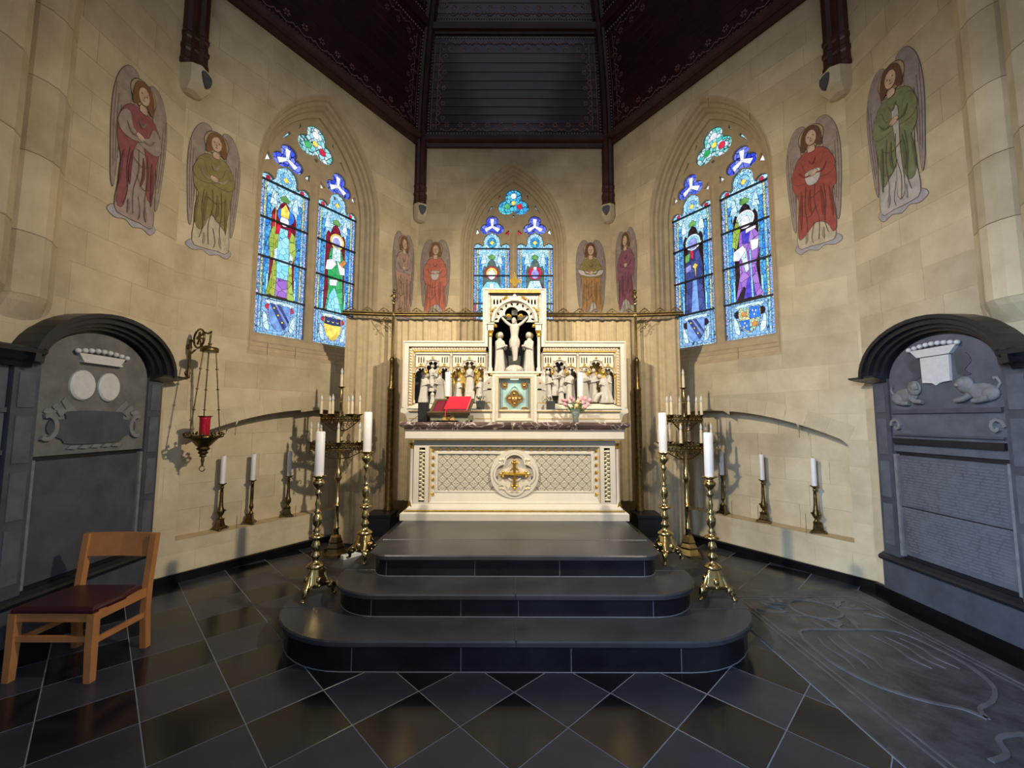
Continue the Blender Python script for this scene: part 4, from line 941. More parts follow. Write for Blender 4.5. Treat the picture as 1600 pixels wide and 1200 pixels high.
# ---- canopies of the wings: three cusped arches each with slit lights over them
def cusp(c, r, y, t=.018):
    """ring of a cusped round arch: outer arc + inner cusps"""
    o = [(c + (r) * math.cos(a), y + r * math.sin(a)) for a in [PI * i / 16 for i in range(17)]]
    i_ = []
    for k in range(33):
        a = PI - PI * k / 32; q = r - t - abs(math.sin(a * 3)) * 0 - .35 * r * max(0, math.cos(6 * a + PI)) ** 3
        i_.append((c + q * math.cos(a), y + q * math.sin(a)))
    return o + i_
for a, b in SC_.values():
    w3 = (b - a) / 3; cx = (a + b) / 2; yb = 2.19
    ol = [(a, yb)]; hs = []
    # lower silhouette: side arches r=.065 springing 2.17, middle arch r=.085 springing 2.24
    low = []
    for c_, r, y in ((a + .072, .066, 2.185), (cx, .088, 2.245), (b - .072, .066, 2.185)):
        low += [(c_ - r * math.cos(t), y + r * math.sin(t)) for t in [PI * i / 12 for i in range(13)]]
    poly = [(a, 2.425), (a, 2.15)] + low + [(b, 2.15), (b, 2.425)]
    for c_ in (a + .04, a + .07, a + .10, b - .04, b - .07, b - .10):
        hs.append([(c_ - .007, 2.30), (c_ + .007, 2.30), (c_ + .007, 2.36), (c_, 2.385), (c_ - .007, 2.36)][::-1])
    mb = MB(); mb.prism(poly, -.05, -.02, hs); can = RET.part('canopy', mb, 'altar')
    for c_, r, y in ((a + .072, .066, 2.185), (cx, .088, 2.245), (b - .072, .066, 2.185)):
        mb = MB(); mb.prism(cusp(c_, r, y, .012), -.045, -.028); RET.part('cusped_arch', mb, 'altar', can)
        mb = MB(); mb.strip([(c_ - (r + .012) * math.cos(t), y + (r + .012) * math.sin(t)) for t in [PI * i / 14 for i in range(15)]], .009, -.03, -.008); RET.part('arch_moulding', mb, 'gold_matt' if r < .08 else 'altar', can)
        mb = MB(); mb.ball((c_, y + r + .03, -.012), (.014, .018, .012), 7, 5); mb.ball((c_ - r * .8, y + r * .85, -.015), .012, 6, 4); mb.ball((c_ + r * .8, y + r * .85, -.015), .012, 6, 4); RET.part('gilt_crocket', mb, 'gold', can)
    for s_ in (-1, 1):
        mb = MB(); mb.lathe([(.008, 2.15), (.016, 2.165), (.02, 2.18), (.014, 2.2), (.008, 2.21)], 8, (cx + s_ * .088, 0, -.02), axis='y'); RET.part('gilt_pendant', mb, 'gold', can)
    mb = MB(); mb.box(a, b, 2.405, 2.425, -.03, .0); RET.part('canopy_cornice', mb, 'altar')
for x in (-1.235, -.778, -.335, .335, .778, 1.235):
    mb = MB(); mb.lathe([(.02, 1.80), (.02, 1.83), (.012, 1.85), (.011, 2.12), (.013, 2.13)], 10, (x, 0, -.02), axis='y'); RET.part('wing_column', mb, 'altar')
    mb = MB(); mb.lathe([(.013, 2.115), (.019, 2.125), (.013, 2.135), (.02, 2.16), (.022, 2.17)], 10, (x, 0, -.02), axis='y'); RET.part('gilt_capital', mb, 'gold')
    mb = MB(); mb.lathe([(.02, 2.17), (.012, 2.19), (.012, 2.38), (.018, 2.39), (.004, 2.43)], 8, (x, 0, -.005), axis='y'); RET.part('pinnacle', mb, 'altar_shade')
# ---- central niche
mb = MB(); mb.box(-.335, .335, 2.19, 3.17, -.16, -.15); RET.part('niche_ground', mb, 'relief_dark')
NR, NY = .262, 2.815
arc = [(-NR * math.cos(t), NY + NR * math.sin(t)) for t in [PI * i / 24 for i in range(25)]]
poly = [(-.335, 3.17), (-.335, 2.70)] + [(-NR, 2.70)] + arc + [(NR, 2.70), (.335, 2.70), (.335, 3.17)]
hs = []
for c_ in (-.255, -.215, -.175, .175, .215, .255): hs.append([(c_ - .011, 3.035), (c_ + .011, 3.035), (c_ + .011, 3.085), (c_, 3.11), (c_ - .011, 3.085)][::-1])
mb = MB(); mb.prism(poly, -.06, -.015, hs); sp = RET.part('niche_spandrel', mb, 'altar')
mb = MB(); mb.strip([(-(NR + .012) * math.cos(t), NY + (NR + .012) * math.sin(t)) for t in [PI * i / 28 for i in range(29)]], .028, -.03, .012); RET.part('arch_moulding', mb, 'altar', sp)
mb = MB()   # cusped tracery plate inside the arch
inn = []
for k in range(61):
    t = PI * k / 60; lob = abs(math.sin(2.5 * t)) ** .7; q = .140 + .058 * lob; inn.append((q * math.cos(t), NY + q * math.sin(t)))
outl = [(NR * .99 * math.cos(PI * k / 24), NY + NR * .99 * math.sin(PI * k / 24)) for k in range(24, -1, -1)]
hol = []
for k in range(5):
    t = PI * (k + .5) / 5
    for s_ in (-1, 1): tt = t + s_ * .155; hol.append([(.229 * math.cos(tt) + .022 * math.cos(a) * math.cos(tt + s_ * .5) - .012 * math.sin(a) * math.sin(tt + s_ * .5), NY + .229 * math.sin(tt) + .022 * math.cos(a) * math.sin(tt + s_ * .5) + .012 * math.sin(a) * math.cos(tt + s_ * .5)) for a in [-2 * PI * i / 10 for i in range(10)]])
mb.prism(inn + outl, -.055, -.03, hol)
RET.part('niche_cusping', mb, 'altar', sp)
mb = MB(); mb.add([(-.055, 3.075, -.02), (.055, 3.075, -.02), (0, 3.175, -.02), (-.055, 3.075, .02), (.055, 3.075, .02), (0, 3.175, .02)], [(3, 4, 5), (0, 3, 5, 2), (4, 1, 2, 5), (0, 1, 4, 3)]); RET.part('gablet', mb, 'altar', sp)
for sx in (-1, 1):
    mb = MB()
    for x, y in ((.12, 3.11), (.10, 3.125), (.14, 3.10), (.235, 2.985), (.26, 2.96), (.295, 2.95), (.30, 2.90), (.305, 2.86)): mb.ball((sx * x, y, .005), (.018, .017, .014), 7, 5)
    RET.part('gilt_crocket', mb, 'gold', sp)
    mb = MB(); mb.lathe([(.03, 2.19), (.03, 2.23), (.019, 2.25), (.018, 2.62), (.02, 2.63)], 12, (sx * .298, 0, .0), axis='y'); RET.part('niche_column', mb, 'altar')
    mb = MB(); mb.lathe([(.02, 2.62), (.03, 2.635), (.022, 2.65), (.034, 2.68), (.036, 2.70)], 12, (sx * .298, 0, .0), axis='y'); RET.part('gilt_capital', mb, 'gold')
    mb = MB(); mb.box(sx * .298 - .04, sx * .298 + .04, 2.70, 2.775, -.03, .03); mb.box(sx * .298 - .05, sx * .298 + .05, 2.775, 2.79, -.03, .045); RET.part('impost', mb, 'altar')
    mb = MB(); mb.ball((sx * .24, 2.76, .01), .026, 8, 6); mb.ball((sx * .225, 2.745, .025), .014, 6, 4); RET.part('gilt_boss', mb, 'gold')
    mb = MB(); mb.lathe([(.02, 2.80), (.02, 2.98), (.026, 2.99), (.018, 3.0), (.018, 3.08), (.024, 3.09), (.003, 3.16)], 8, (sx * .318, 0, .01), axis='y'); RET.part('pinnacle', mb, 'altar_shade')
mb = MB(); mb.box(-.335, .335, 2.165, 2.19, -.15, .055); RET.part('niche_shelf', mb, 'altar')
mb = MB()
for i in range(10): mb.add([(-.30 + i * .062, 2.135, .03), (-.26 + i * .062, 2.135, .03), (-.255 + i * .062, 2.163, .045), (-.305 + i * .062, 2.163, .045), (-.28 + i * .062, 2.145, .05)], [(0, 1, 4), (1, 2, 4), (2, 3, 4), (3, 0, 4)])
mb.box(-.32, .32, 2.13, 2.166, 0, .03); RET.part('gilt_frieze', mb, 'gold_matt')
mb = MB(); mb.box(-.32, .32, 3.165, 3.20, -.02, .045); RET.part('gilt_cornice', mb, 'gold_matt')
# crucifix
mb = MB(); mb.box(-.036, .036, 2.30, 3.02, -.12, -.085); mb.box(-.17, .17, 2.855, 2.915, -.12, -.085); RET.part('crucifix_beams', mb, 'relief_dark')
mb = MB(); bx = 0; z = -.05
mb.tube([(0, 2.33, z), (.004, 2.40, z), (-.006, 2.50, z + .012), (0, 2.58, z)], [.020, .026, .034, .04], 10); mb.tube([(.018, 2.34, z), (.02, 2.42, z), (.018, 2.5, z + .01), (.02, 2.58, z)], [.016, .022, .028, .03], 10)
mb.loft([[(r * math.cos(a), y, z + r * .62 * math.sin(a)) for a in [2 * PI * i / 16 for i in range(16)]] for y, r in ((2.53, .05), (2.57, .058), (2.61, .052), (2.65, .045), (2.70, .052), (2.75, .060), (2.785, .055), (2.80, .03), (2.83, .018))], True, 0, True)
for s_ in (-1, 1): mb.tube([(s_ * .045, 2.775, z), (s_ * .10, 2.815, z), (s_ * .155, 2.875, z - .005), (s_ * .165, 2.89, z - .01)], [.022, .018, .014, .012], 8)
mb.ball((-.008, 2.835, z + .02), (.03, .04, .033), 10, 7); mb.ball((-.012, 2.81, z + .035), (.018, .022, .016), 8, 5)
RET.part('crucified_figure', mb, 'relief')
mb = MB(); mb.loft([[(r * math.cos(a) * (1 + .08 * math.sin(6 * a)), y, z + r * .7 * math.sin(a) * (1 + .08 * math.sin(6 * a))) for a in [2 * PI * i / 24 for i in range(24)]] for y, r in ((2.50, .052), (2.53, .062), (2.58, .064), (2.61, .055))], True, 0, True); RET.part('loincloth', mb, 'relief')
for s_, sd in ((-1, 11), (1, 12)):
    mb = MB(); robed(mb, s_ * .185, 2.19, .50, z=-.06, face=-s_, seed=sd, wide=.85); RET.part('mourning_figure', mb, 'relief')
    mb = MB(); mb.M = Matrix.Translation((s_ * .188, 2.655, -.10)); mb.prism(circ(0, 0, .05, 20), -.004, .004); mb.M = Matrix(); RET.part('gilt_halo', mb, 'gold')
mb = MB(); mb.ball((0, 2.20, -.05), (.12, .085, .07), 12, 7); mb.ball((.05, 2.22, -.02), (.05, .05, .05), 8, 5); mb.ball((-.06, 2.21, -.02), (.05, .045, .05), 8, 5); RET.part('rock_mound', mb, 'relief')
for s_ in (-1, 1):
    mb = MB(); mb.ball((s_ * .075, 2.90, -.02), (.03, .022, .02), 8, 5); mb.ball((s_ * .055, 2.885, -.015), (.02, .016, .015), 7, 5); mb.ball((s_ * .09, 2.885, -.015), (.016, .016, .015), 7, 5); RET.part('gilt_cusp_leaf', mb, 'gold')
# finial cross on top
mb = MB(); mb.lathe([(.02, 3.225), (.028, 3.24), (.012, 3.26), (.012, 3.30)], 10, (0, 0, -.06), axis='y'); mb.prism(foil(0, 3.345, .035, .03, 4, 0, 32), -.072, -.048); mb.box(-.012, .012, 3.29, 3.45, -.07, -.05); mb.box(-.06, .06, 3.335, 3.36, -.07, -.05); mb.ball((0, 3.45, -.06), .018, 8, 6)
for s_ in (-1, 1): mb.ball((s_ * .062, 3.347, -.06), .016, 8, 6)
RET.part('finial_cross', mb, 'gold')
# base blocks each side of tabernacle
for sx in (-1, 1):
    mb = MB(); mb.box(sx * .33 - .045, sx * .33 + .045, 1.72, 2.19, -.1, .02); mb.box(sx * .33 - .055, sx * .33 + .055, 1.72, 1.80, -.1, .04); mb.box(sx * .33 - .05, sx * .33 + .05, 1.96, 1.98, -.1, .03); RET.part('niche_pier', mb, 'altar')
    mb = MB()
    for dx in (-.018, .018): mb.prism(arch(sx * .33 + dx, .012, 1.88, 1.90, 1.83, 5), .0, .024)
    RET.part('pier_tracery', mb, 'altar_shade')
    mb = MB(); mb.box(sx * .33 - .05, sx * .33 + .05, 1.80, 1.812, .0, .035); mb.ball((sx * .315, 2.05, .03), .014, 7, 5); RET.part('gilt_fillet', mb, 'gold_matt')
# tabernacle
TAB = RET
mb = MB(); mb.prism(rect(-.262, .262, 1.578, 2.145), -.1, .155, [rect(-.186, .186, 1.622, 2.092)[::-1]]); TAB.part('tabernacle_frame', mb, 'altar')
mb = MB(); mb.loft([[(x, y, z) for x, y in rect(-.213 - i, .213 + i, 1.60 - i, 2.116 + i)] for i, z in ((.012, .155), (.012, .165), (0, .168), (-.02, .16), (-.027, .12))], cap=False); TAB.part('tabernacle_moulding', mb, 'altar_shade')
mb = MB(); mb.prism(rect(-.194, .194, 1.614, 2.10), .12, .158, [rect(-.186, .186, 1.622, 2.092)[::-1]]); TAB.part('gilt_fillet', mb, 'gold_matt')
mb = MB(); mb.bbox(-.185, .185, 1.623, 2.091, .06, .085, .006); door = TAB.part('tabernacle_door', mb, 'door_metal', label='silvery green metal tabernacle door')
mb = MB(); mb.prism(rect(-.17, .17, 1.64, 2.074), .085, .09, [rect(-.164, .164, 1.646, 2.068)[::-1]]); TAB.part('door_border', mb, 'copper', door)
mb = MB(); mb.box(-.05, .05, 2.083, 2.09, .10, .13); TAB.part('lamp_strip', mb, 'lamp_strip', label='small lamp strip under the tabernacle frame')
lz = [(0, .155), (.035, .135), (.06, .095), (.075, .075), (.1, .05), (.12, 0), (.1, -.05), (.075, -.075), (.06, -.105), (.035, -.14), (0, -.16)]
lz = lz + [(-x, y) for x, y in reversed(lz[1:-1])]
lz = [(x, 1.855 + y) for x, y in lz]
mb = MB(); mb.prism(lz, .085, .098, [inset(lz, .008)[::-1]]); TAB.part('lozenge_frame', mb, 'door_metal', door)
mb = MB(); mb.prism(foil(0, 1.855, .05, .052, 4, 0, 40), .085, .105, ); mb.prism(foil(0, 1.855, .05, .052, 4, 0, 40), .105, .113, [foil(0, 1.855, .046, .04, 4, 0, 40)[::-1]]); mb.ball((0, 1.84, .11), (.04, .045, .014), 10, 6)
for a in range(0, 360, 90): mb.ball((.06 * math.cos(math.radians(a)), 1.855 + .06 * math.sin(math.radians(a)), .108), (.02, .02, .01), 8, 5)
TAB.part('gilt_quatrefoil', mb, 'copper', door)
for x in (-.118, .118):
    for y in (1.71, 2.01):
        mb = MB(); sh = crv([(x - .035, y + .035), (x, y + .045), (x + .035, y + .035), (x + .03, y - .02), (x, y - .045), (x - .03, y - .02)], 3); mb.prism(sh, .085, .097); mb.ball((x, y, .097), (.018, .022, .01), 8, 5); mb.ball((x + .01, y + .015, .1), (.01, .012, .01), 6, 4); TAB.part('gilt_shield', mb, 'copper', door)
# ================================================================== RIDDEL CURTAINS
PY = 5.47; RZ = 2.98
def curtain(x0, x1, y0, y1, z0, z1, label, amp=.03, lam=.085, seed=1, top=.6):
    rs = random.Random(seed); n = int(abs(math.hypot(x1 - x0, y1 - y0)) / .008); ph = [rs.uniform(0, 6) for _ in range(4)]
    nrow = 14; rings = []; d = Vector((x1 - x0, y1 - y0)).normalized(); nn = Vector((d.y, -d.x))
    for j in range(nrow + 1):
        z = z0 + (z1 - z0) * j / nrow; k = j / nrow; row = []
        for i in range(n + 1):
            t = i / n; s = t * math.hypot(x1 - x0, y1 - y0)
            w_ = math.sin(2 * PI * s / lam + 1.6 * math.sin(s * 5 + ph[0]) + .3 * math.sin(k * 3 + ph[1])) * .6 + math.sin(2 * PI * s / (lam * 2.3) + ph[2] + .4 * (1 - k)) * .5 + .25 * math.sin(2 * PI * s / (lam * .53) + ph[3])
            a = amp * (top + (1 - top) * (1 - k)) * w_
            row.append((x0 + (x1 - x0) * t + nn.x * a, y0 + (y1 - y0) * t + nn.y * a, z))
        rings.append(row)
    mb = MB(); mb.loft(rings, cap=False, smooth=True, closed=False)
    back = [[(p[0] - nn.x * .006, p[1] - nn.y * .006, p[2]) for p in r] for r in rings]; mb.loft([list(reversed(r)) for r in back], cap=False, smooth=True, closed=False)
    return solo('altar_curtain', mb, 'curtain', label, 'curtain', ((x0 + x1) / 2, (y0 + y1) / 2, z0), Matrix(), 'riddel curtains round the altar')
curtain(-1.58, 1.58, PY + .09, PY + .09, .56, RZ - .03, 'long cream curtain hanging behind the retable', .028, .09, 3)
curtain(-2.22, -1.66, PY - .01, PY + .13, .03, RZ - .03, 'narrow cream curtain under the left window behind the left candelabrum', .034, .14, 4)
curtain(1.66, 2.17, PY + .13, PY - .01, .03, RZ - .03, 'narrow cream curtain under the right window behind the right candelabrum', .034, .14, 5)
def rod(x0, y0, x1, y1, label, n):
    T = Thing('curtain_rod', label, 'rod', ((x0 + x1) / 2, (y0 + y1) / 2, RZ), Matrix(), 'brass curtain rods with scalloped crests')
    mb = MB(); mb.tube([(x0, y0, RZ), (x1, y1, RZ)], .022, 10); T.part('rod_tube', mb, 'brass_dark')
    mb = MB(); mb.tube([(x0, y0 - .01, RZ + .03), (x1, y1 - .01, RZ + .03)], .010, 8); mb.tube([(x0, y0 - .022, RZ - .005), (x1, y1 - .022, RZ - .005)], .006, 6); T.part('rail', mb, 'brass_dark')
    for i in range(n):
        t0, t1 = (i + .1) / n, (i + .9) / n; mb = MB(); pts = []
        for k in range(9):
            t = t0 + (t1 - t0) * k / 8; pts.append((x0 + (x1 - x0) * t, y0 + (y1 - y0) * t - .01, RZ + .03 + .058 * math.sin(PI * k / 8) ** 1.5))
        mb.tube(pts, .007, 6); m_ = pts[4]; mb.ball((m_[0], m_[1], RZ + .05), .012, 6, 5); mb.ball((m_[0], m_[1], m_[2]), .011, 6, 5)
        for k in (2, 6): mb.tube([(m_[0], m_[1], RZ + .05), pts[k]], .004, 5)
        T.part('crest_scallop', mb, 'brass_dark')
rod(-1.62, PY, 1.62, PY, 'long brass rod with scalloped crest behind the retable between the posts', 15)
rod(-2.24, PY - .09, -1.62, PY, 'short brass rod with scalloped crest crossing the foot of the left window', 3)
rod(1.62, PY, 2.20, PY - .09, 'short brass rod with scalloped crest crossing the foot of the right window', 3)
for sx, nm in ((-1, 'left'), (1, 'right')):
    x = sx * 1.60
    T = Thing('curtain_post', 'tall brass curtain post with small finial beside the %s end of the altar' % nm, 'post', (x, PY, .45), Matrix(), 'brass curtain posts')
    mb = MB(); mb.lathe([(.062, .45), (.062, .47), (.05, .49), (.05, 1.98), (.056, 2.0), (.05, 2.02), (.036, 2.05), (.034, 2.36), (.04, 2.38), (.03, 2.40), (.02, 2.42)], 16, (x, PY, 0)); T.part('lower_tube', mb, 'brass_dark')
    mb = MB(); mb.lathe([(.02, 2.40), (.019, 3.12), (.03, 3.13), (.018, 3.15), (.014, 3.17)], 14, (x, PY - .0, 0)); mb.ball((x, PY, RZ), .034, 10, 6); T.part('upper_tube', mb, 'brass')
    mb = MB(); mb.lathe([(.028, 3.17), (.03, 3.18), (.014, 3.19), (.02, 3.23), (.012, 3.27), (.026, 3.29), (.028, 3.30), (.006, 3.33)], 10, (x, PY, 0)); mb.tube([(x - .05, PY, 3.23), (x - .02, PY, 3.25), (x, PY, 3.24), (x + .03, PY, 3.22)], [.006, .012, .016, .008], 6); T.part('finial', mb, 'brass_dark')
    mb = MB()
    for k in range(5):
        cx, cz = x + sx * (.07 + .035 * (k % 3)), RZ - .07 - .045 * (k // 2)
        mb.tube([(cx + (.028 - .004 * j) * math.cos(j * .8 + k), PY - .04, cz + (.028 - .004 * j) * math.sin(j * .8 + k)) for j in range(7)], .006, 5)
    mb.tube([(x, PY - .04, RZ - .2), (x + sx * .08, PY - .04, RZ - .12), (x + sx * .22, PY - .04, RZ - .03)], .007, 5); T.part('scroll_bracket', mb, 'brass_dark')
    mb = MB(); mb.box(x - .19 if sx < 0 else x - .10, x + .10 if sx < 0 else x + .19, 5.2, 5.51, 0, .42); mb.box(x - .20 if sx < 0 else x - .11, x + .11 if sx < 0 else x + .20, 5.19, 5.52, .42, .45)
    solo('post_plinth', mb, 'black_box', 'black stone plinth under the %s brass curtain post' % nm, 'plinth', (x, 5.4, 0), Matrix(), 'black plinths under the curtain posts')
# ================================================================== CANDLESTICKS
def lathe_part(T, name, prof, m, seg=16, parent=None, c=(0, 0, 0)):
    mb = MB(); mb.lathe(prof, seg, c); return T.part(name, mb, m, parent)
def candle(name, r, h, loc, label, group, m='wax', cat='candle'):
    T = Thing(name, label, cat, loc, None, group)
    lathe_part(T, 'wax_body', [(r, 0), (r, h - .006), (r * .85, h), (r * .35, h - .004)], m, 18)
    mb = MB(); mb.tube([(0, 0, h - .005), (.001, 0, h + .012)], .0022, 5); T.part('wick', mb, 'black')
    return T.o
def big_candlestick():
    T = Thing('floor_candlestick', 'x', 'candlestick', (0, 0, 0), None, 'tall brass candlesticks on the altar steps')
    prof = [(.028, .20), (.05, .215), (.066, .225), (.066, .235), (.05, .25), (.026, .265), (.022, .285), (.034, .30), (.036, .315), (.022, .335), (.018, .35), (.03, .365), (.034, .385), (.026, .415), (.016, .43), (.03, .445), (.058, .455), (.058, .463), (.034, .475), (.02, .49),
            (.03, .505), (.022, .52), (.016, .535), (.030, .555), (.037, .585), (.037, .61), (.024, .63), (.018, .64), (.030, .652), (.018, .665), (.015, .685), (.022, .715), (.014, .745), (.012, .775), (.022, .79), (.03, .805), (.018, .82), (.014, .835), (.03, .855), (.046, .875), (.048, .893), (.036, .905), (.026, .915), (.03, .925), (.062, .938), (.064, .944), (.02, .942)]
    lathe_part(T, 'baluster_stem', prof, 'brass', 20)
    lathe_part(T, 'spike', [(.006, .94), (.006, .96), (.001, .985)], 'brass', 6)
    mb = MB(); rings = []
    for z, r in ((.22, .04), (.19, .055), (.15, .062), (.11, .078), (.085, .088), (.075, .07)):
        ring = []
        for i in range(24):
            a = 2 * PI * i / 24; k = .72 + .28 * max(0, math.cos(3 * a)) ** .6; ring.append((r * 1.25 * k * math.cos(a), r * 1.25 * k * math.sin(a), z))
        rings.append(ring)
    mb.loft(rings, True, 0, True); T.part('tripod_base', mb, 'brass')
    for k in range(3):
        a = 2 * PI * k / 3; ca, sa = math.cos(a), math.sin(a); mb = MB()
        pts = [(.05, .185), (.075, .15), (.09, .11), (.115, .085), (.135, .07), (.142, .05), (.13, .035), (.135, .018), (.15, .008)]
        mb.tube([(r * ca, r * sa, z) for r, z in pts], [.012, .016, .02, .024, .024, .018, .013, .014, .010], 8)
        mb.ball((.112 * ca, .112 * sa, .072), (.026, .026, .026), 8, 6); mb.ball((.15 * ca, .15 * sa, .010), (.018, .018, .010), 8, 5); mb.ball((.10 * ca - .02 * sa, .10 * sa + .02 * ca, .10), .014, 6, 5); mb.ball((.10 * ca + .02 * sa, .10 * sa - .02 * ca, .10), .014, 6, 5)
        T.part('scroll_foot', mb, 'brass')
    for k in range(3):
        a = 2 * PI * (k + .5) / 3; mb = MB(); c_, s_ = .058 * math.cos(a), .058 * math.sin(a); mb.ball((c_, s_, .13), (.024, .024, .03), 8, 6); mb.ball((c_ * 1.15, s_ * 1.15, .09), (.016, .016, .014), 8, 5); T.part('cast_mask', mb, 'brass')
    return T.o
FC_ = [((-1.60, 3.475, .205), .4, 'brass candlestick with a thick white candle, foremost on the left steps'), ((-1.335, 3.83, .372), .9, 'brass candlestick with a thick white candle, behind the foremost one on the left steps'),
       ((1.335, 3.83, .372), 2.2, 'brass candlestick with a thick white candle, behind the foremost one on the right steps'), ((1.58, 3.475, .205), 1.5, 'brass candlestick with a thick white candle, foremost on the right steps')]
proto = None
for loc, rz, lab in FC_:
    if proto is None: proto = big_candlestick(); proto.location = loc; proto.rotation_euler = (0, 0, rz); proto['label'] = lab
    else: dup(proto, loc, rz, lab)
cl = ['thick white candle on the foremost left floor candlestick', 'thick white candle on the rear left floor candlestick', 'thick white candle on the rear right floor candlestick', 'thick white candle on the foremost right floor candlestick']
cp = None
for (loc, rz, _), lab in zip(FC_, cl):
    l2 = (loc[0], loc[1], loc[2] + .9435)
    if cp is None: cp = candle('pillar_candle', .036, .355, l2, lab, 'thick white candles on the floor candlesticks')
    else: dup(cp, l2, 0, lab)
# ---- small candlesticks on the ledges of the niches
def small_candlestick(kind):
    T = Thing('ledge_candlestick', 'x', 'candlestick', (0, 0, 0), None, 'small brass candlesticks on the niche ledges')
    if kind == 0:
        prof = [(.03, .115), (.022, .125), (.014, .14), (.03, .165), (.038, .19), (.03, .22), (.022, .25), (.018, .31), (.016, .40), (.014, .44), (.022, .45), (.014, .46), (.018, .475), (.042, .492), (.043, .497), (.01, .494)]
    else:
        prof = [(.03, .115), (.02, .13), (.012, .16), (.024, .185), (.022, .21), (.016, .23), (.018, .30), (.017, .40), (.016, .45), (.024, .458), (.016, .466), (.022, .48), (.042, .492), (.043, .497), (.01, .494)]
    lathe_part(T, 'stem', prof, 'brass_dark', 14)
    mb = MB(); mb.loft([[(r * math.cos(2 * PI * i / 3 + .5) , r * math.sin(2 * PI * i / 3 + .5), z) for i in range(3)] for z, r in ((.012, .085), (.028, .08), (.04, .055), (.09, .042), (.115, .048), (.12, .03))]); T.part('tripod_base', mb, 'brass_dark')
    for i in range(3):
        mb = MB(); a = 2 * PI * i / 3 + .5; mb.ball((.078 * math.cos(a), .078 * math.sin(a), .012), (.016, .016, .012), 8, 5); T.part('foot', mb, 'brass_dark')
    if kind == 0:
        for i in range(3):
            mb = MB(); a = 2 * PI * i / 3; mb.ball((.04 * math.cos(a), .04 * math.sin(a), .205), .012, 8, 5); T.part('cast_knob', mb, 'brass_dark')
    return T.o
SP = [(FDL, .60, 0, 'first from the sanctuary lamp on the left ledge'), (FDL, .917, 1, 'in the middle of the three on the left ledge'), (FDL, 1.35, 0, 'nearest the curtain on the left ledge'),
      (FDR, LEN - .525, 0, 'nearest the right monument on the right ledge'), (FDR, LEN - 1.07, 0, 'in the middle of the three on the right ledge'), (FDR, LEN - 1.575, 1, 'nearest the curtain on the right ledge')]
pr = {}; cp = None
for F, u, kind, lab in SP:
    p = F @ Vector((u, .402, -.10)); l1 = 'small dark brass candlestick %s' % lab
    if kind not in pr: pr[kind] = small_candlestick(kind); pr[kind].location = p; pr[kind]['label'] = l1; pr[kind].rotation_euler = (0, 0, u)
    else: dup(pr[kind], p, u, l1)
    l2 = (p.x, p.y, p.z + .4965); la = 'slim white candle on the candlestick %s' % lab
    if cp is None: cp = candle('slim_candle', .026, .30, l2, la, 'slim white candles on the niche ledges')
    else: dup(cp, l2, 0, la)
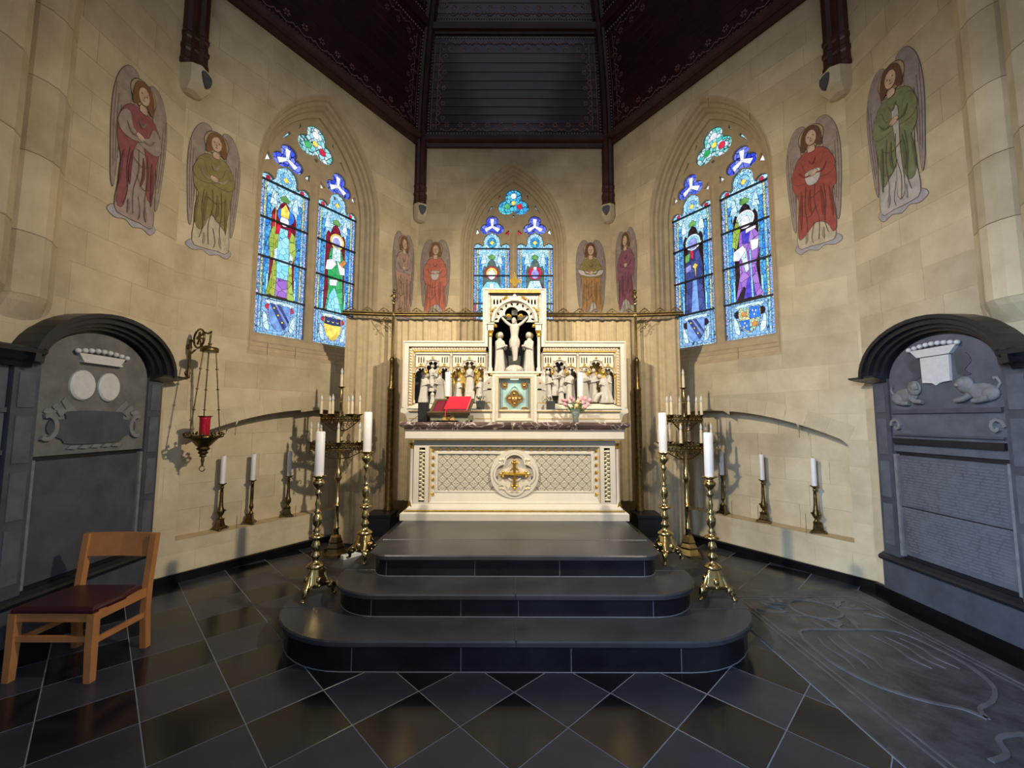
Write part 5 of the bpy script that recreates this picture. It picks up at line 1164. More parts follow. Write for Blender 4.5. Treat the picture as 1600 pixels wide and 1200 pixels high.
# ---- standing candelabra with electric candles
def candelabrum():
    T = Thing('candelabrum', 'x', 'candelabrum', (0, 0, 0), None, 'standing candelabra')
    mb = MB()
    for z0, z1, r0, r1 in ((.0, .03, .155, .15), (.03, .045, .14, .13), (.045, .09, .125, .10), (.09, .105, .11, .11), (.105, .15, .10, .078), (.15, .165, .085, .085), (.165, .215, .078, .06), (.215, .235, .068, .05)):
        mb.loft([[(r * math.cos(PI / 3 * i), r * math.sin(PI / 3 * i), z) for i in range(6)] for z, r in ((z0, r0), (z1, r1))])
    T.part('stepped_hexagonal_base', mb, 'brass')
    lathe_part(T, 'shaft', [(.034, .23), (.026, .30), (.038, .31), (.024, .325), (.026, .40), (.018, .43), (.02, .56), (.034, .572), (.034, .58), (.02, .59), (.02, .84), (.022, .86), (.03, .88), (.046, .90), (.034, .93), (.04, .96), (.022, .98), (.016, 1.05), (.014, 1.60), (.02, 1.62), (.014, 1.64), (.010, 1.80), (.026, 1.81), (.026, 1.817), (.010, 1.825), (.009, 1.985)], 'brass', 14)
    def holder(x, y, z, drop, parent=None):
        mb = MB(); mb.lathe([(.004, z - drop), (.010, z - drop + .012), (.006, z - drop + .02), (.006, z - .025), (.014, z - .02), (.044, z - .003), (.046, z + .002), (.012, z)], 10, (x, y, 0)); h = T.part('candle_holder', mb, 'brass_dark')
        mb = MB(); mb.lathe([(.0185, z), (.016, z + .14), (.012, z + .155)], 10, (x, y, 0)); T.part('candle_tube', mb, 'wax_cream', h)
        mb = MB(); mb.lathe([(.008, z + .153), (.014, z + .172), (.016, z + .188), (.010, z + .21), (.002, z + .235)], 8, (x, y, 0)); T.part('flame_bulb', mb, 'bulb', h)
    for R, z, n, off, hz, dp in ((.33, 1.24, 8, .2, 1.335, .13), (.22, 1.575, 6, .35, 1.667, .12)):
        mb = MB(); N_ = 40
        mb.loft([[(r * math.cos(2 * PI * i / N_), .62 * r * math.sin(2 * PI * i / N_), zz) for i in range(N_)] for r, zz in ((R - .004, z), (R, z), (R + .006, z + .006), (R, z + .012), (R, z + .058), (R + .006, z + .064), (R, z + .07), (R - .006, z + .07), (R - .006, z))], cap=False); g = T.part('gallery_ring', mb, 'brass_dark')
        mb = MB()
        for i in range(n * 5): a = 2 * PI * i / (n * 5); mb.ball((R * math.cos(a), .62 * R * math.sin(a), z + .08), (.010, .010, .012), 5, 4); mb.ball(((R + .006) * math.cos(a), .62 * (R + .006) * math.sin(a), z + .035), (.013, .013, .015), 6, 4)
        T.part('pierced_crest', mb, 'brass_dark', g, kind='stuff')
        for i in range(4):
            a = PI / 2 * i + off; mb = MB(); ca, sa = math.cos(a), .62 * math.sin(a)
            mb.tube([(.014 * ca, .014 * sa, z - .11), (.35 * R * ca, .35 * R * sa, z - .10), (.7 * R * ca, .7 * R * sa, z - .045), (R * ca, R * sa, z + .01)], .007, 6)
            for q, (rr, zz) in enumerate(((.4, -.06), (.62, -.03), (.25, -.04))):
                mb.tube([((rr * R + (.03 - .004 * j) * math.cos(j * .9)) * ca, (rr * R + (.03 - .004 * j) * math.cos(j * .9)) * sa, z + zz + (.03 - .004 * j) * math.sin(j * .9)) for j in range(7)], .005, 5)
            T.part('scroll_bracket', mb, 'brass_dark', g)
        for i in range(n): a = 2 * PI * i / n + off; holder((R + .008) * math.cos(a), .62 * (R + .008) * math.sin(a), hz, dp)
    holder(0, 0, 2.0, .03)
    return T.o
cb = candelabrum(); cb.location = (-2.12, 5.14, 0); cb['label'] = 'tall brass candelabrum with two rings of electric candles left of the altar'
dup(cb, (2.08, 5.16, 0), .25, 'tall brass candelabrum with two rings of electric candles right of the altar')
# ================================================================== SANCTUARY LAMP ON ITS BRACKET
LP = FDL @ Vector((.222, 0, .33)); BW = FDL
T = Thing('lamp_bracket', 'dark scrolled metal bracket on the left wall carrying the red lamp', 'bracket', tuple(FDL @ Vector((.16, 2.05, 0))), FDL)
u0 = .17
mb = MB(); mb.tube([(u0, 2.03, .03), (u0, 2.40, .03)], .013, 8); mb.ball((u0, 2.40, .03), .02, 8, 6); mb.ball((u0, 2.03, .03), .018, 8, 6)
for v in (2.07, 2.34): mb.tube([(u0, v, 0), (u0, v, .035)], .012, 7); mb.ball((u0, v, .004), (.03, .03, .008), 8, 5)
T.part('wall_bar', mb, 'brass_dark')
mb = MB(); pts = [(u0 + .02, 2.415 + .095 * math.sin(a), .165 - .115 * math.cos(a)) for a in [2 * PI * i / 20 for i in range(21)]]; mb.tube(pts, .010, 7); T.part('scroll_ring', mb, 'brass_dark')
mb = MB(); mb.tube([(u0, 2.26, .03), (u0 + .02, 2.30, .08), (u0 + .03, 2.325, .16), (u0 + .045, 2.33, .26), (u0 + .05, 2.33, .33)], .009, 7); mb.tube([(u0 + .03, 2.47, .25), (u0 + .045, 2.455, .30), (u0 + .052, 2.47, .345), (u0 + .05, 2.44, .34), (u0 + .05, 2.33, .33)], .009, 7); T.part('arm', mb, 'brass_dark')
mb = MB()
for k in range(6):
    a = k * 1.05; mb.tube([(u0 + .02, 2.415, .165), (u0 + .025, 2.415 + .04 * math.sin(a), .165 - .05 * math.cos(a)), (u0 + .03, 2.415 + .075 * math.sin(a + .3), .165 - .085 * math.cos(a + .3))], [.008, .009, .004], 6); mb.ball((u0 + .03, 2.415 + .06 * math.sin(a + .25), .165 - .07 * math.cos(a + .25)), (.008, .02, .02), 7, 5)
T.part('leaf_scroll', mb, 'brass_dark')
LX, LYy = LP.x, LP.y
T = Thing('sanctuary_lamp', 'hanging brass sanctuary lamp with red glass on three rods by the left wall', 'lamp', (LX, LYy, 1.10), Matrix())
mb = MB(); mb.lathe([(.075, 2.265), (.078, 2.27), (.078, 2.305), (.07, 2.312), (.012, 2.315), (.012, 2.34), (.02, 2.35), (.008, 2.36)], 20, (LX, LYy, 0)); T.part('hanging_disc', mb, 'brass_dark')
for k in range(3):
    a = 2 * PI * k / 3 + .2; mb = MB(); p0 = Vector((LX + .06 * math.cos(a), LYy + .06 * math.sin(a), 2.27)); p1 = Vector((LX + .135 * math.cos(a), LYy + .135 * math.sin(a), 1.47)); mb.tube([tuple(p0), tuple(p1)], .0055, 6)
    for t in (.22, .47, .72): q = p0.lerp(p1, t); mb.ball(tuple(q), (.016, .016, .007), 8, 4)
    T.part('suspension_rod', mb, 'brass_dark')
mb = MB(); mb.lathe([(.018, 1.23), (.022, 1.235), (.034, 1.24), (.024, 1.25), (.03, 1.262), (.045, 1.275), (.034, 1.29), (.045, 1.30), (.058, 1.315), (.045, 1.33), (.062, 1.345), (.085, 1.375), (.11, 1.40), (.125, 1.42), (.128, 1.44), (.10, 1.445), (.05, 1.45)], 22, (LX, LYy, 0)); bowl = T.part('bowl', mb, 'brass_dark')
for k in range(12):
    a = 2 * PI * k / 12; mb = MB(); c_, s_ = math.cos(a), math.sin(a)
    mb.tube([(LX + .12 * c_, LYy + .12 * s_, 1.42), (LX + .155 * c_, LYy + .155 * s_, 1.43), (LX + .165 * c_, LYy + .165 * s_, 1.46), (LX + .145 * c_, LYy + .145 * s_, 1.475), (LX + .135 * c_, LYy + .135 * s_, 1.455)], .007, 5); mb.ball((LX + .158 * c_, LYy + .158 * s_, 1.455), .013, 6, 5); T.part('rim_leaf', mb, 'brass_dark', bowl)
mb = MB(); mb.lathe([(.012, 1.23), (.016, 1.20), (.008, 1.17), (.010, 1.155), (.004, 1.145)], 10, (LX, LYy, 0)); T.part('pendant', mb, 'brass_dark')
mb = MB(); mb.tube([(LX + .026 * math.cos(a), LYy, 1.122 + .026 * math.sin(a)) for a in [2 * PI * i / 16 for i in range(17)]], .005, 6); T.part('pull_ring', mb, 'brass')
mb = MB(); mb.lathe([(.04, 1.45), (.044, 1.46), (.046, 1.60), (.05, 1.625), (.046, 1.625), (.042, 1.60), (.038, 1.46)], 18, (LX, LYy, 0)); T.part('red_glass', mb, 'red_glass', label='ruby red glass cup')
mb = MB(); mb.lathe([(.05, 1.624), (.062, 1.628), (.062, 1.634), (.046, 1.634)], 18, (LX, LYy, 0)); T.part('glass_rim', mb, 'brass_dark')
# ================================================================== CHAIR
T = Thing('chair', 'low honey wood chair with dark red leather seat against the left monument', 'chair', (-2.858, 2.9, 0), Matrix())
xl, xr, yf, yb = -3.10, -2.615, 2.715, 3.10
for nm, (x, y, zt) in (('leg', (xl, yf, .405)), ('leg', (xr, yf, .405))):
    mb = MB(); c_ = .022; s_ = 1 if x < -2.86 else -1
    mb.loft([[(x + s_ * dx - c_ * k, y - c_ * k, z), (x + s_ * dx + c_ * k, y - c_ * k, z), (x + s_ * dx + c_ * k, y + c_ * k, z), (x + s_ * dx - c_ * k, y + c_ * k, z)] for z, k, dx in ((0, .9, -.006), (.2, 1.0, 0), (zt, 1.0, 0))]); T.part(nm, mb, 'oak')
for x in (xl + .002, xr - .002):
    mb = MB(); c_ = .021
    mb.loft([[(x - c_, y - c_, z), (x + c_, y - c_, z), (x + c_, y + c_, z), (x - c_, y + c_, z)] for z, y in ((0, yb + .015), (.25, yb - .005), (.43, yb), (.775, yb + .035))]); T.part('leg', mb, 'oak')
mb = MB(); mb.box(xl + .02, xr - .02, yf - .012, yf + .012, .355, .405); T.part('front_apron', mb, 'oak')
mb = MB(); mb.box(xl + .02, xr - .02, yf - .010, yf + .010, .235, .268); T.part('front_stretcher', mb, 'oak')
for x in (xl, xr):
    mb = MB(); mb.box(x - .012, x + .012, yf + .02, yb - .02, .355, .415); T.part('side_apron', mb, 'oak')
    mb = MB(); mb.box(x - .010, x + .010, yf + .02, yb - .02, .215, .248); T.part('side_stretcher', mb, 'oak')
mb = MB(); mb.box(xl + .02, xr - .02, yb - .012, yb + .012, .36, .405); T.part('back_apron', mb, 'oak')
mb = MB(); mb.loft([[(x, yy + dy, z) for yy, z in ((yb + .008, .62), (yb + .03, .778), (yb + .05, .778), (yb + .028, .62))] for x, dy in ((xl + .0, 0), (xl + .12, .012), ((xl + xr) / 2, .018), (xr - .12, .012), (xr, 0))]); T.part('backrest', mb, 'oak')
q = ccw(crv([(xl - .01, yf - .02), (xr + .01, yf - .02), (xr + .015, (yf + yb) / 2), (xr - .02, yb - .025), (xl + .02, yb - .025), (xl - .015, (yf + yb) / 2)], 1)); i2 = inset(q, .02)
mb = MB(); mb.loft([[(x, y, .408) for x, y in q], [(x, y, .425) for x, y in q], [(x, y, .437) for x, y in inset(q, .008)], [(x, y, .443) for x, y in i2]]); T.part('seat_pad', mb, 'leather', label='dark red leather seat')
# ================================================================== TOMB SLAB
SX0, SX1, SY0, SY1 = 1.80, 3.255, 1.75, 4.14
T = Thing('tomb_slab', 'large worn carved tombstone set in the floor beside the right monument', 'tombstone', ((SX0 + SX1) / 2, 3.0, 0), Matrix())
mb = MB(); mb.bbox(SX0, SX1, SY0, SY1, -.01, .007, .003); T.part('slab_stone', mb, 'slab')
mb = MB(); mb.prism(rect(SX0 - .006, SX1 + .006, SY0 - .006, SY1 + .006), -.005, .0025, [rect(SX0, SX1, SY0, SY1)[::-1]]); T.part('mortar_joint', mb, 'joint')
def srel(name, polys, z=.010, holes=None):
    for p in polys: mb = MB(); mb.prism(p, .006, z); T.part(name, mb, 'slab_relief')
for d in (.17, .215):
    mb = MB(); mb.prism(rect(SX0 + d, SX1 - d, SY0 + d, SY1 - d), .006, .010, [rect(SX0 + d + .014, SX1 - d - .014, SY0 + d + .014, SY1 - d - .014)[::-1]]); T.part('border_line', mb, 'slab_relief')
scx = (SX0 + SX1) / 2
mb = MB(); mb.prism(circ(scx + .02, 3.72, .20, 28, .19), .006, .012, [circ(scx + .02, 3.72, .175, 28, .165)[::-1]]); T.part('coat_of_arms_ring', mb, 'slab_relief')
rs = random.Random(5)
for k in range(34):
    a = rs.uniform(0, 2 * PI); d = rs.uniform(.24, .40); x, y = scx + .02 + d * 1.15 * math.cos(a), 3.72 + d * .72 * math.sin(a)
    if not (SX0 + .25 < x < SX1 - .25 and 3.38 < y < SY1 - .22): continue
    b = a + rs.uniform(-.8, .8); l_ = rs.uniform(.05, .1)
    srel('carved_leaf', [ccw([(x - l_ * math.cos(b), y - l_ * math.sin(b)), (x + .022 * math.sin(b), y - .022 * math.cos(b)), (x + l_ * math.cos(b), y + l_ * math.sin(b)), (x - .022 * math.sin(b), y + .022 * math.cos(b))])], .010 + .0001 * k)
mb = MB(); mb.strip(crvo([(scx - .42, 3.22), (scx - .36, 3.34), (scx - .2, 3.37), (scx, 3.36), (scx + .2, 3.37), (scx + .36, 3.34), (scx + .42, 3.22)], 5), .022, .006, .013); T.part('carved_band', mb, 'slab_relief')
for s_ in (-1, 1):
    mb = MB(); mb.strip(crvo([(scx + s_ * .42, 3.22), (scx + s_ * .44, 2.95), (scx + s_ * .36, 2.7), (scx + s_ * .2, 2.55), (scx + s_ * .05, 2.48), (scx, 2.40)], 6), .024, .006, .013); T.part('carved_band', mb, 'slab_relief')
    for k in range(3):
        mb = MB(); x = scx + s_ * (.12 + .09 * k); mb.strip(crvo([(x, 3.28 - .02 * k), (x + s_ * .03, 3.12), (x + s_ * .01, 2.98), (x + s_ * .04, 2.86)], 5), [.012, .012, .012, .012, .012, .014, .016, .018, .018, .018, .018, .016, .014, .012, .010, .008], .006, .012); T.part('carved_fold', mb, 'slab_relief')
mb = MB(); mb.strip(crvo([(scx - .30, 2.12), (scx - .18, 2.16), (scx - .1, 2.26), (scx + .06, 2.29), (scx + .2, 2.24), (scx + .32, 2.28), (scx + .42, 2.22)], 6), .026, .006, .013); T.part('carved_band', mb, 'slab_relief')
# ================================================================== WALL MONUMENTS
def monument(F, sg, yc, label, kind):
    T = Thing('wall_monument', label, 'monument', tuple(F @ Vector((sg * yc, 0, 0))), F, 'black wall monuments')
    U = lambda p: [(sg * x, y) for x, y in p]
    yA, yB = yc - .445, yc + .445          # near / far edge of centre panel
    yF = yB + .155; N0 = 1.2                # far end, near end of the wing
    def pr(name, poly, z0, z1, m, holes=(), parent=None, label=None):
        mb = MB(); mb.prism(U(poly), z0, z1, [ccw(U(h))[::-1] for h in holes]); return T.part(name, mb, m, parent, label)
    ell = lambda a, b, n=20, z=1.99: [(yc + a * math.cos(PI * i / n), z + b * math.sin(PI * i / n)) for i in range(n + 1)]
    # base
    pr('base_block', rect(N0, yF + .01, .10, .345), 0, .085, 'monument'); pr('base_foot', rect(N0, yF, .0, .12), 0, .06, 'skirt')
    mb = MB(); pl = [(.345, .085), (.352, .105), (.375, .115), (.392, .10), (.40, .085), (.415, .06)]
    mb.loft([[(sg * y, h, o) for h, o in [(.345, 0)] + pl + [(.415, 0)]] for y in (N0, yF + .025)]); T.part('base_moulding', mb, 'monument_dark')
    # body
    pr('back_slab', [(N0, .41), (yF, .41), (yF, 2.0)] + ell(.60, .43)[0:] + [(N0, 2.0)], 0, .035, 'monument_dark')
    pr('far_pilaster', rect(yB, yF, .41, 1.98), .03, .075, 'monument'); pr('near_pilaster', rect(yA - .16, yA, .41, 2.0), .03, .075, 'monument')
    for (a, b_) in ((yB + .03, yF - .03), (yA - .13, yA - .03)):
        for z0, z1 in ((.50, .86), (.92, 1.24), (1.30, 1.62), (1.68, 1.92)): pr('pilaster_panel', rect(a, b_, z0, z1), .07, .082, 'monument_panel')
    pr('wing_panel', rect(N0, yA - .18, .43, 1.98), .03, .06, 'monument_panel')
    for z in (.66, .90, 1.14, 1.38, 1.66): pr('wing_bar', rect(N0, yA - .18, z - .015, z + .015), .055, .075, 'monument')
    for z in (.78, 1.02, 1.26):
        p = crv([(yA - .50, z), (yA - .42, z + .07), (yA - .30, z + .075), (yA - .24, z), (yA - .30, z - .075), (yA - .42, z - .07)], 4); pr('wing_cartouche', p, .055, .078, 'monument_relief', [inset(p, .02)])
    # centre panel with arched head
    cen = pr('arched_panel', [(yA, 1.335), (yB, 1.335), (yB, 1.95)] + [(yc + .445 * math.cos(PI * i / 20), 1.95 + .34 * math.sin(PI * i / 20)) for i in range(1, 20)] + [(yA, 1.95)], .03, .055, 'monument_panel' if kind != 'ovals' else mat('pale worn panel', S(104, 101, 94), 0.65, var=0.22, scale=6, bump=0.3, bscale=40, spec=0.3))
    # arched cornice in nested mouldings
    for a, b_, a2, b2, o in ((.455, .325, .49, .355, .10), (.485, .35, .53, .385, .135), (.525, .38, .575, .425, .175), (.57, .42, .605, .452, .205)):
        e1, e2 = ell(a, b_), ell(a2, b2); pr('arch_moulding', e2 + e1[::-1], .03, o, 'monument_dark')
    mb = MB(); pl = [(1.955, .03), (1.955, .10), (1.985, .115), (2.0, .15), (2.025, .165), (2.045, .205), (2.07, .21), (2.085, .19), (2.09, .03)]
    mb.loft([[(sg * y, h, o) for h, o in pl] for y in (N0, yc - .53)]); T.part('flat_cornice', mb, 'monument_dark')
    mb = MB(); pl = [(1.95, .03), (1.95, .085), (1.965, .11), (1.98, .14), (1.995, .19), (2.01, .205), (2.02, .03)]
    mb.loft([[(sg * (yc + .45 + k * (yF + (.02 if j < 3 else .13) - yc - .45)), h, o) for j, (h, o) in enumerate(pl)] for k in (0, 1)]); T.part('cornice_end', mb, 'monument_dark')
    # lower tablet
    tab = pr('inscription_tablet', rect(yA + .03, yB - .03, .45, 1.30), .03, .05, 'monument' if kind == 'ovals' else 'monument_panel')
    for y in (yA + .012, yB - .012): pr('tablet_edge', rect(y - .014, y + .014, .43, 1.31), .03, .066, 'monument_relief')
    def pearl(y, z, r): mb = MB(); mb.ball((sg * y, z, .085), (r, r, r), 10, 7); T.part('crown_pearl', mb, 'monument_light', cen)
    if kind == 'ovals':
        for dy, w_ in ((-.12, .098), (.095, .092)):
            mb = MB(); p = U(circ(yc + dy - .02, 1.862, w_, 28, .118)); mb.prism(p, .05, .07); mb.loft([[(x, y, .07) for x, y in ccw(p)], [(x, y, .082) for x, y in inset(p, .012)]]); T.part('blank_oval_shield', mb, 'monument_light', cen)
        pr('crown', [(yc - .16, 2.045), (yc + .14, 2.045), (yc + .185, 2.11), (yc - .205, 2.11)], .05, .085, 'monument_light', parent=cen); pr('crown_rim', [(yc - .17, 2.04), (yc + .15, 2.04), (yc + .155, 2.056), (yc - .175, 2.056)], .05, .095, 'monument_light', parent=cen)
        for k in range(9): pearl(yc - .215 + .41 * k / 8, 2.122 + .022 * math.sin(PI * k / 8), .021)
        c_ = crv([(yc - .22, 1.66), (yc + .20, 1.66), (yc + .22, 1.60), (yc + .33, 1.59), (yc + .34, 1.50), (yc + .24, 1.45), (yc + .18, 1.41), (yc - .20, 1.41), (yc - .26, 1.45), (yc - .36, 1.50), (yc - .35, 1.59), (yc - .24, 1.60)], 3); pr('cartouche', c_, .05, .068, 'monument', parent=cen)
        for s_ in (-1, 1):
            mb = MB(); mb.strip(U([(yc - .01 + s_ * (.36 - .05 * math.sin(t) * 1.2), 1.54 + .085 * math.cos(t)) for t in [PI * i / 10 * 1.3 - .4 for i in range(11)]]), .03, .05, .082); T.part('scroll', mb, 'monument_relief', cen)
            for k in range(3): pr('carved_feather', [(yc - .01 + s_ * (.15 + .07 * k), 1.66), (yc - .01 + s_ * (.25 + .06 * k), 1.76 - .04 * k), (yc - .01 + s_ * (.27 + .06 * k), 1.73 - .04 * k), (yc - .01 + s_ * (.20 + .07 * k), 1.62)], .05, .066, 'monument_relief', parent=cen)
        for k in range(5): pr('ribbon_fold', [(yc - .22 + .09 * k, 1.375), (yc - .16 + .09 * k, 1.37), (yc - .13 + .09 * k, 1.395), (yc - .19 + .09 * k, 1.40)], .05, .07, 'monument_relief', parent=cen)
    else:
        p = [(yc - .105, 2.12), (yc + .125, 2.12), (yc + .12, 1.915), (yc + .04, 1.905), (yc + .01, 1.885), (yc - .02, 1.905), (yc - .10, 1.915)]; mb = MB(); q = U(p); mb.prism(q, .05, .075); T.part('blank_shield', mb, 'monument_light', cen)
        pr('crown', [(yc - .12, 2.125), (yc + .14, 2.125), (yc + .20, 2.19), (yc - .18, 2.19)], .05, .088, 'monument_light', parent=cen)
        for k in range(9): pearl(yc - .185 + .39 * k / 8, 2.2 + .022 * math.sin(PI * k / 8), .02)
        for s_ in (-1, 1):
            mb = MB(); X_ = lambda v: sg * (yc + s_ * v)
            mb.ball((X_(.29), 1.82, .06), (.115, .062, .022), 14, 8); mb.ball((X_(.36), 1.80, .065), (.062, .055, .024), 10, 7); mb.tube([(X_(.24), 1.80, .07), (X_(.19), 1.765, .078), (X_(.13), 1.757, .075)], [.026, .022, .018], 8); mb.tube([(X_(.36), 1.77, .072), (X_(.29), 1.752, .078), (X_(.25), 1.75, .075)], [.026, .022, .018], 8)
            mb.ball((X_(.20), 1.875, .068), (.062, .066, .026), 12, 8); mb.ball((X_(.185), 1.89, .085), (.036, .038, .018), 10, 7); mb.ball((X_(.16), 1.875, .092), (.02, .017, .012), 8, 5); mb.tube([(X_(.40), 1.83, .06), (X_(.425), 1.87, .062), (X_(.405), 1.91, .062), (X_(.39), 1.905, .062)], [.01, .01, .012, .016], 6); T.part('carved_lion', mb, 'monument_relief', cen)
            pr('carved_mantling', crv([(yc + s_ * .14, 2.10), (yc + s_ * .21, 2.12), (yc + s_ * .25, 2.05), (yc + s_ * .20, 1.99), (yc + s_ * .24, 1.95), (yc + s_ * .15, 1.96)], 3), .05, .062, 'monument', parent=cen)
            mb = MB(); mb.strip(U([(yc + s_ * (.385 + (.055 - .006 * j) * math.cos(j * .75)), 1.56 + (.065 - .006 * j) * math.sin(j * .75)) for j in range(9)]), .022, .05, .082); T.part('scroll', mb, 'monument_relief', cen)
        for z0, z1 in ((1.665, 1.70), (1.475, 1.49)): pr('panel_bar', rect(yA + .02, yB - .02, z0, z1), .05, .078, 'monument')
        pr('band', rect(yA + .02, yB - .02, 1.40, 1.45), .05, .08, 'monument_dark', parent=cen)
        mb = MB(); rs = random.Random(9)
        for i in range(34):
            z = 1.262 - i * .0232
            if i == 17: continue
            y = yA + .06
            while y < yB - .07:
                l_ = min(rs.uniform(.03, .085), yB - .06 - y); mb.box(*sorted((sg * y, sg * (y + l_))), z - .0035, z + .0035 + rs.uniform(0, .002), .049, .0508); y += l_ + rs.uniform(.01, .018)
        T.part('inscription', mb, 'ink', tab, kind='stuff'); pr('tablet_joint', rect(yA + .03, yB - .03, .855, .863), .049, .052, 'monument_dark', parent=tab)
    return T
monument(FSL, 1, 3.405, 'black marble monument with two blank oval shields behind the wooden chair', 'ovals')
monument(FSR, -1, 3.345, 'black marble monument with crowned pale shield and long inscription', 'shield')
# ================================================================== PAINTED ANGELS ON THE WALLS
def paint(name, rgb, var=.16):
    g = (178, 160, 132); k = .16; rgb = tuple(a * (1 - k) + b * k for a, b in zip(rgb, g))
    return mat('fresco ' + name, S(*rgb), 0.8, var=var, scale=14, bump=0.1, bscale=60, spec=0.2)
PM = dict(wing=paint('wing grey', (150, 134, 124)), wing2=paint('wing lilac', (140, 128, 126)), halo=paint('halo', (172, 146, 104)), hair=paint('hair', (118, 78, 46)), hair2=paint('dark hair', (92, 58, 42)), skin=paint('skin', (204, 170, 142)), cloud=paint('cloud', (164, 158, 164)),
          lilac=paint('lilac gown', (156, 136, 130)), crimson=paint('crimson mantle', (136, 70, 78)), olive=paint('olive mantle', (132, 118, 66)), cream=paint('cream gown', (190, 176, 148)), rose=paint('rose gown', (172, 136, 120)), coral=paint('coral robe', (192, 102, 84)), white=paint('white gown', (182, 174, 166)),
          ochre=paint('ochre robe', (160, 116, 70)), violet=paint('violet robe', (128, 72, 92)), red=paint('red robe', (158, 68, 58)), green=paint('green robe', (112, 120, 82)), cloth=paint('cloth', (196, 190, 184)))
SH = {}
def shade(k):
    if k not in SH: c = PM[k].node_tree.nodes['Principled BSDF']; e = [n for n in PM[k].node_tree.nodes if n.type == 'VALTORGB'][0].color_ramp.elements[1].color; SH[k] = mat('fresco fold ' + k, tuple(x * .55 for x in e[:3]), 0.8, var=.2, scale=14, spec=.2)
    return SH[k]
WL = [(-.10, .965), (-.17, .995), (-.30, .985), (-.43, .90), (-.50, .76), (-.505, .58), (-.47, .38), (-.44, .24), (-.40, .175), (-.365, .20), (-.345, .40), (-.30, .60), (-.20, .74), (-.22, .86), (-.19, .93)]
GOWN = [(-.20, .60), (.20, .60), (.22, .30), (.25, .06), (.10, .03), (-.08, .035), (-.26, .05), (-.24, .28)]
HAIR = [(-.16, .785), (-.155, .88), (-.10, .94), (0, .96), (.10, .94), (.155, .88), (.16, .785), (.09, .79), (0, .84), (-.09, .79)]
CLOUD = [(-.42, .045), (-.30, .085), (-.18, .06), (-.05, .085), (.10, .065), (.24, .09), (.40, .06), (.44, .02), (.30, -.005), (.14, .015), (0, -.012), (-.16, .01), (-.32, -.008)]
MANT = {
 'draped': [(-.12, .765), (.12, .765), (.27, .66), (.30, .46), (.24, .40), (.27, .16), (.22, .09), (.14, .17), (.0, .20), (-.16, .12), (-.25, .13), (-.22, .42), (-.29, .52), (-.25, .68)],
 'open': [(-.12, .765), (.12, .765), (.27, .67), (.29, .50), (.22, .36), (.24, .10), (.14, .10), (.10, .34), (.06, .50), (-.02, .56), (-.10, .44), (-.13, .24), (-.22, .22), (-.24, .46), (-.28, .60), (-.24, .70)],
 'skirt': [(-.21, .60), (.22, .62), (.25, .40), (.28, .16), (.2, .12), (.05, .24), (-.1, .10), (-.24, .06), (-.22, .35)],
 'half': [(-.12, .765), (.12, .765), (.26, .68), (.28, .5), (.2, .42), (.22, .2), (.12, .17), (.02, .3), (-.12, .24), (-.2, .22), (-.24, .42), (-.28, .56), (-.24, .69)]}
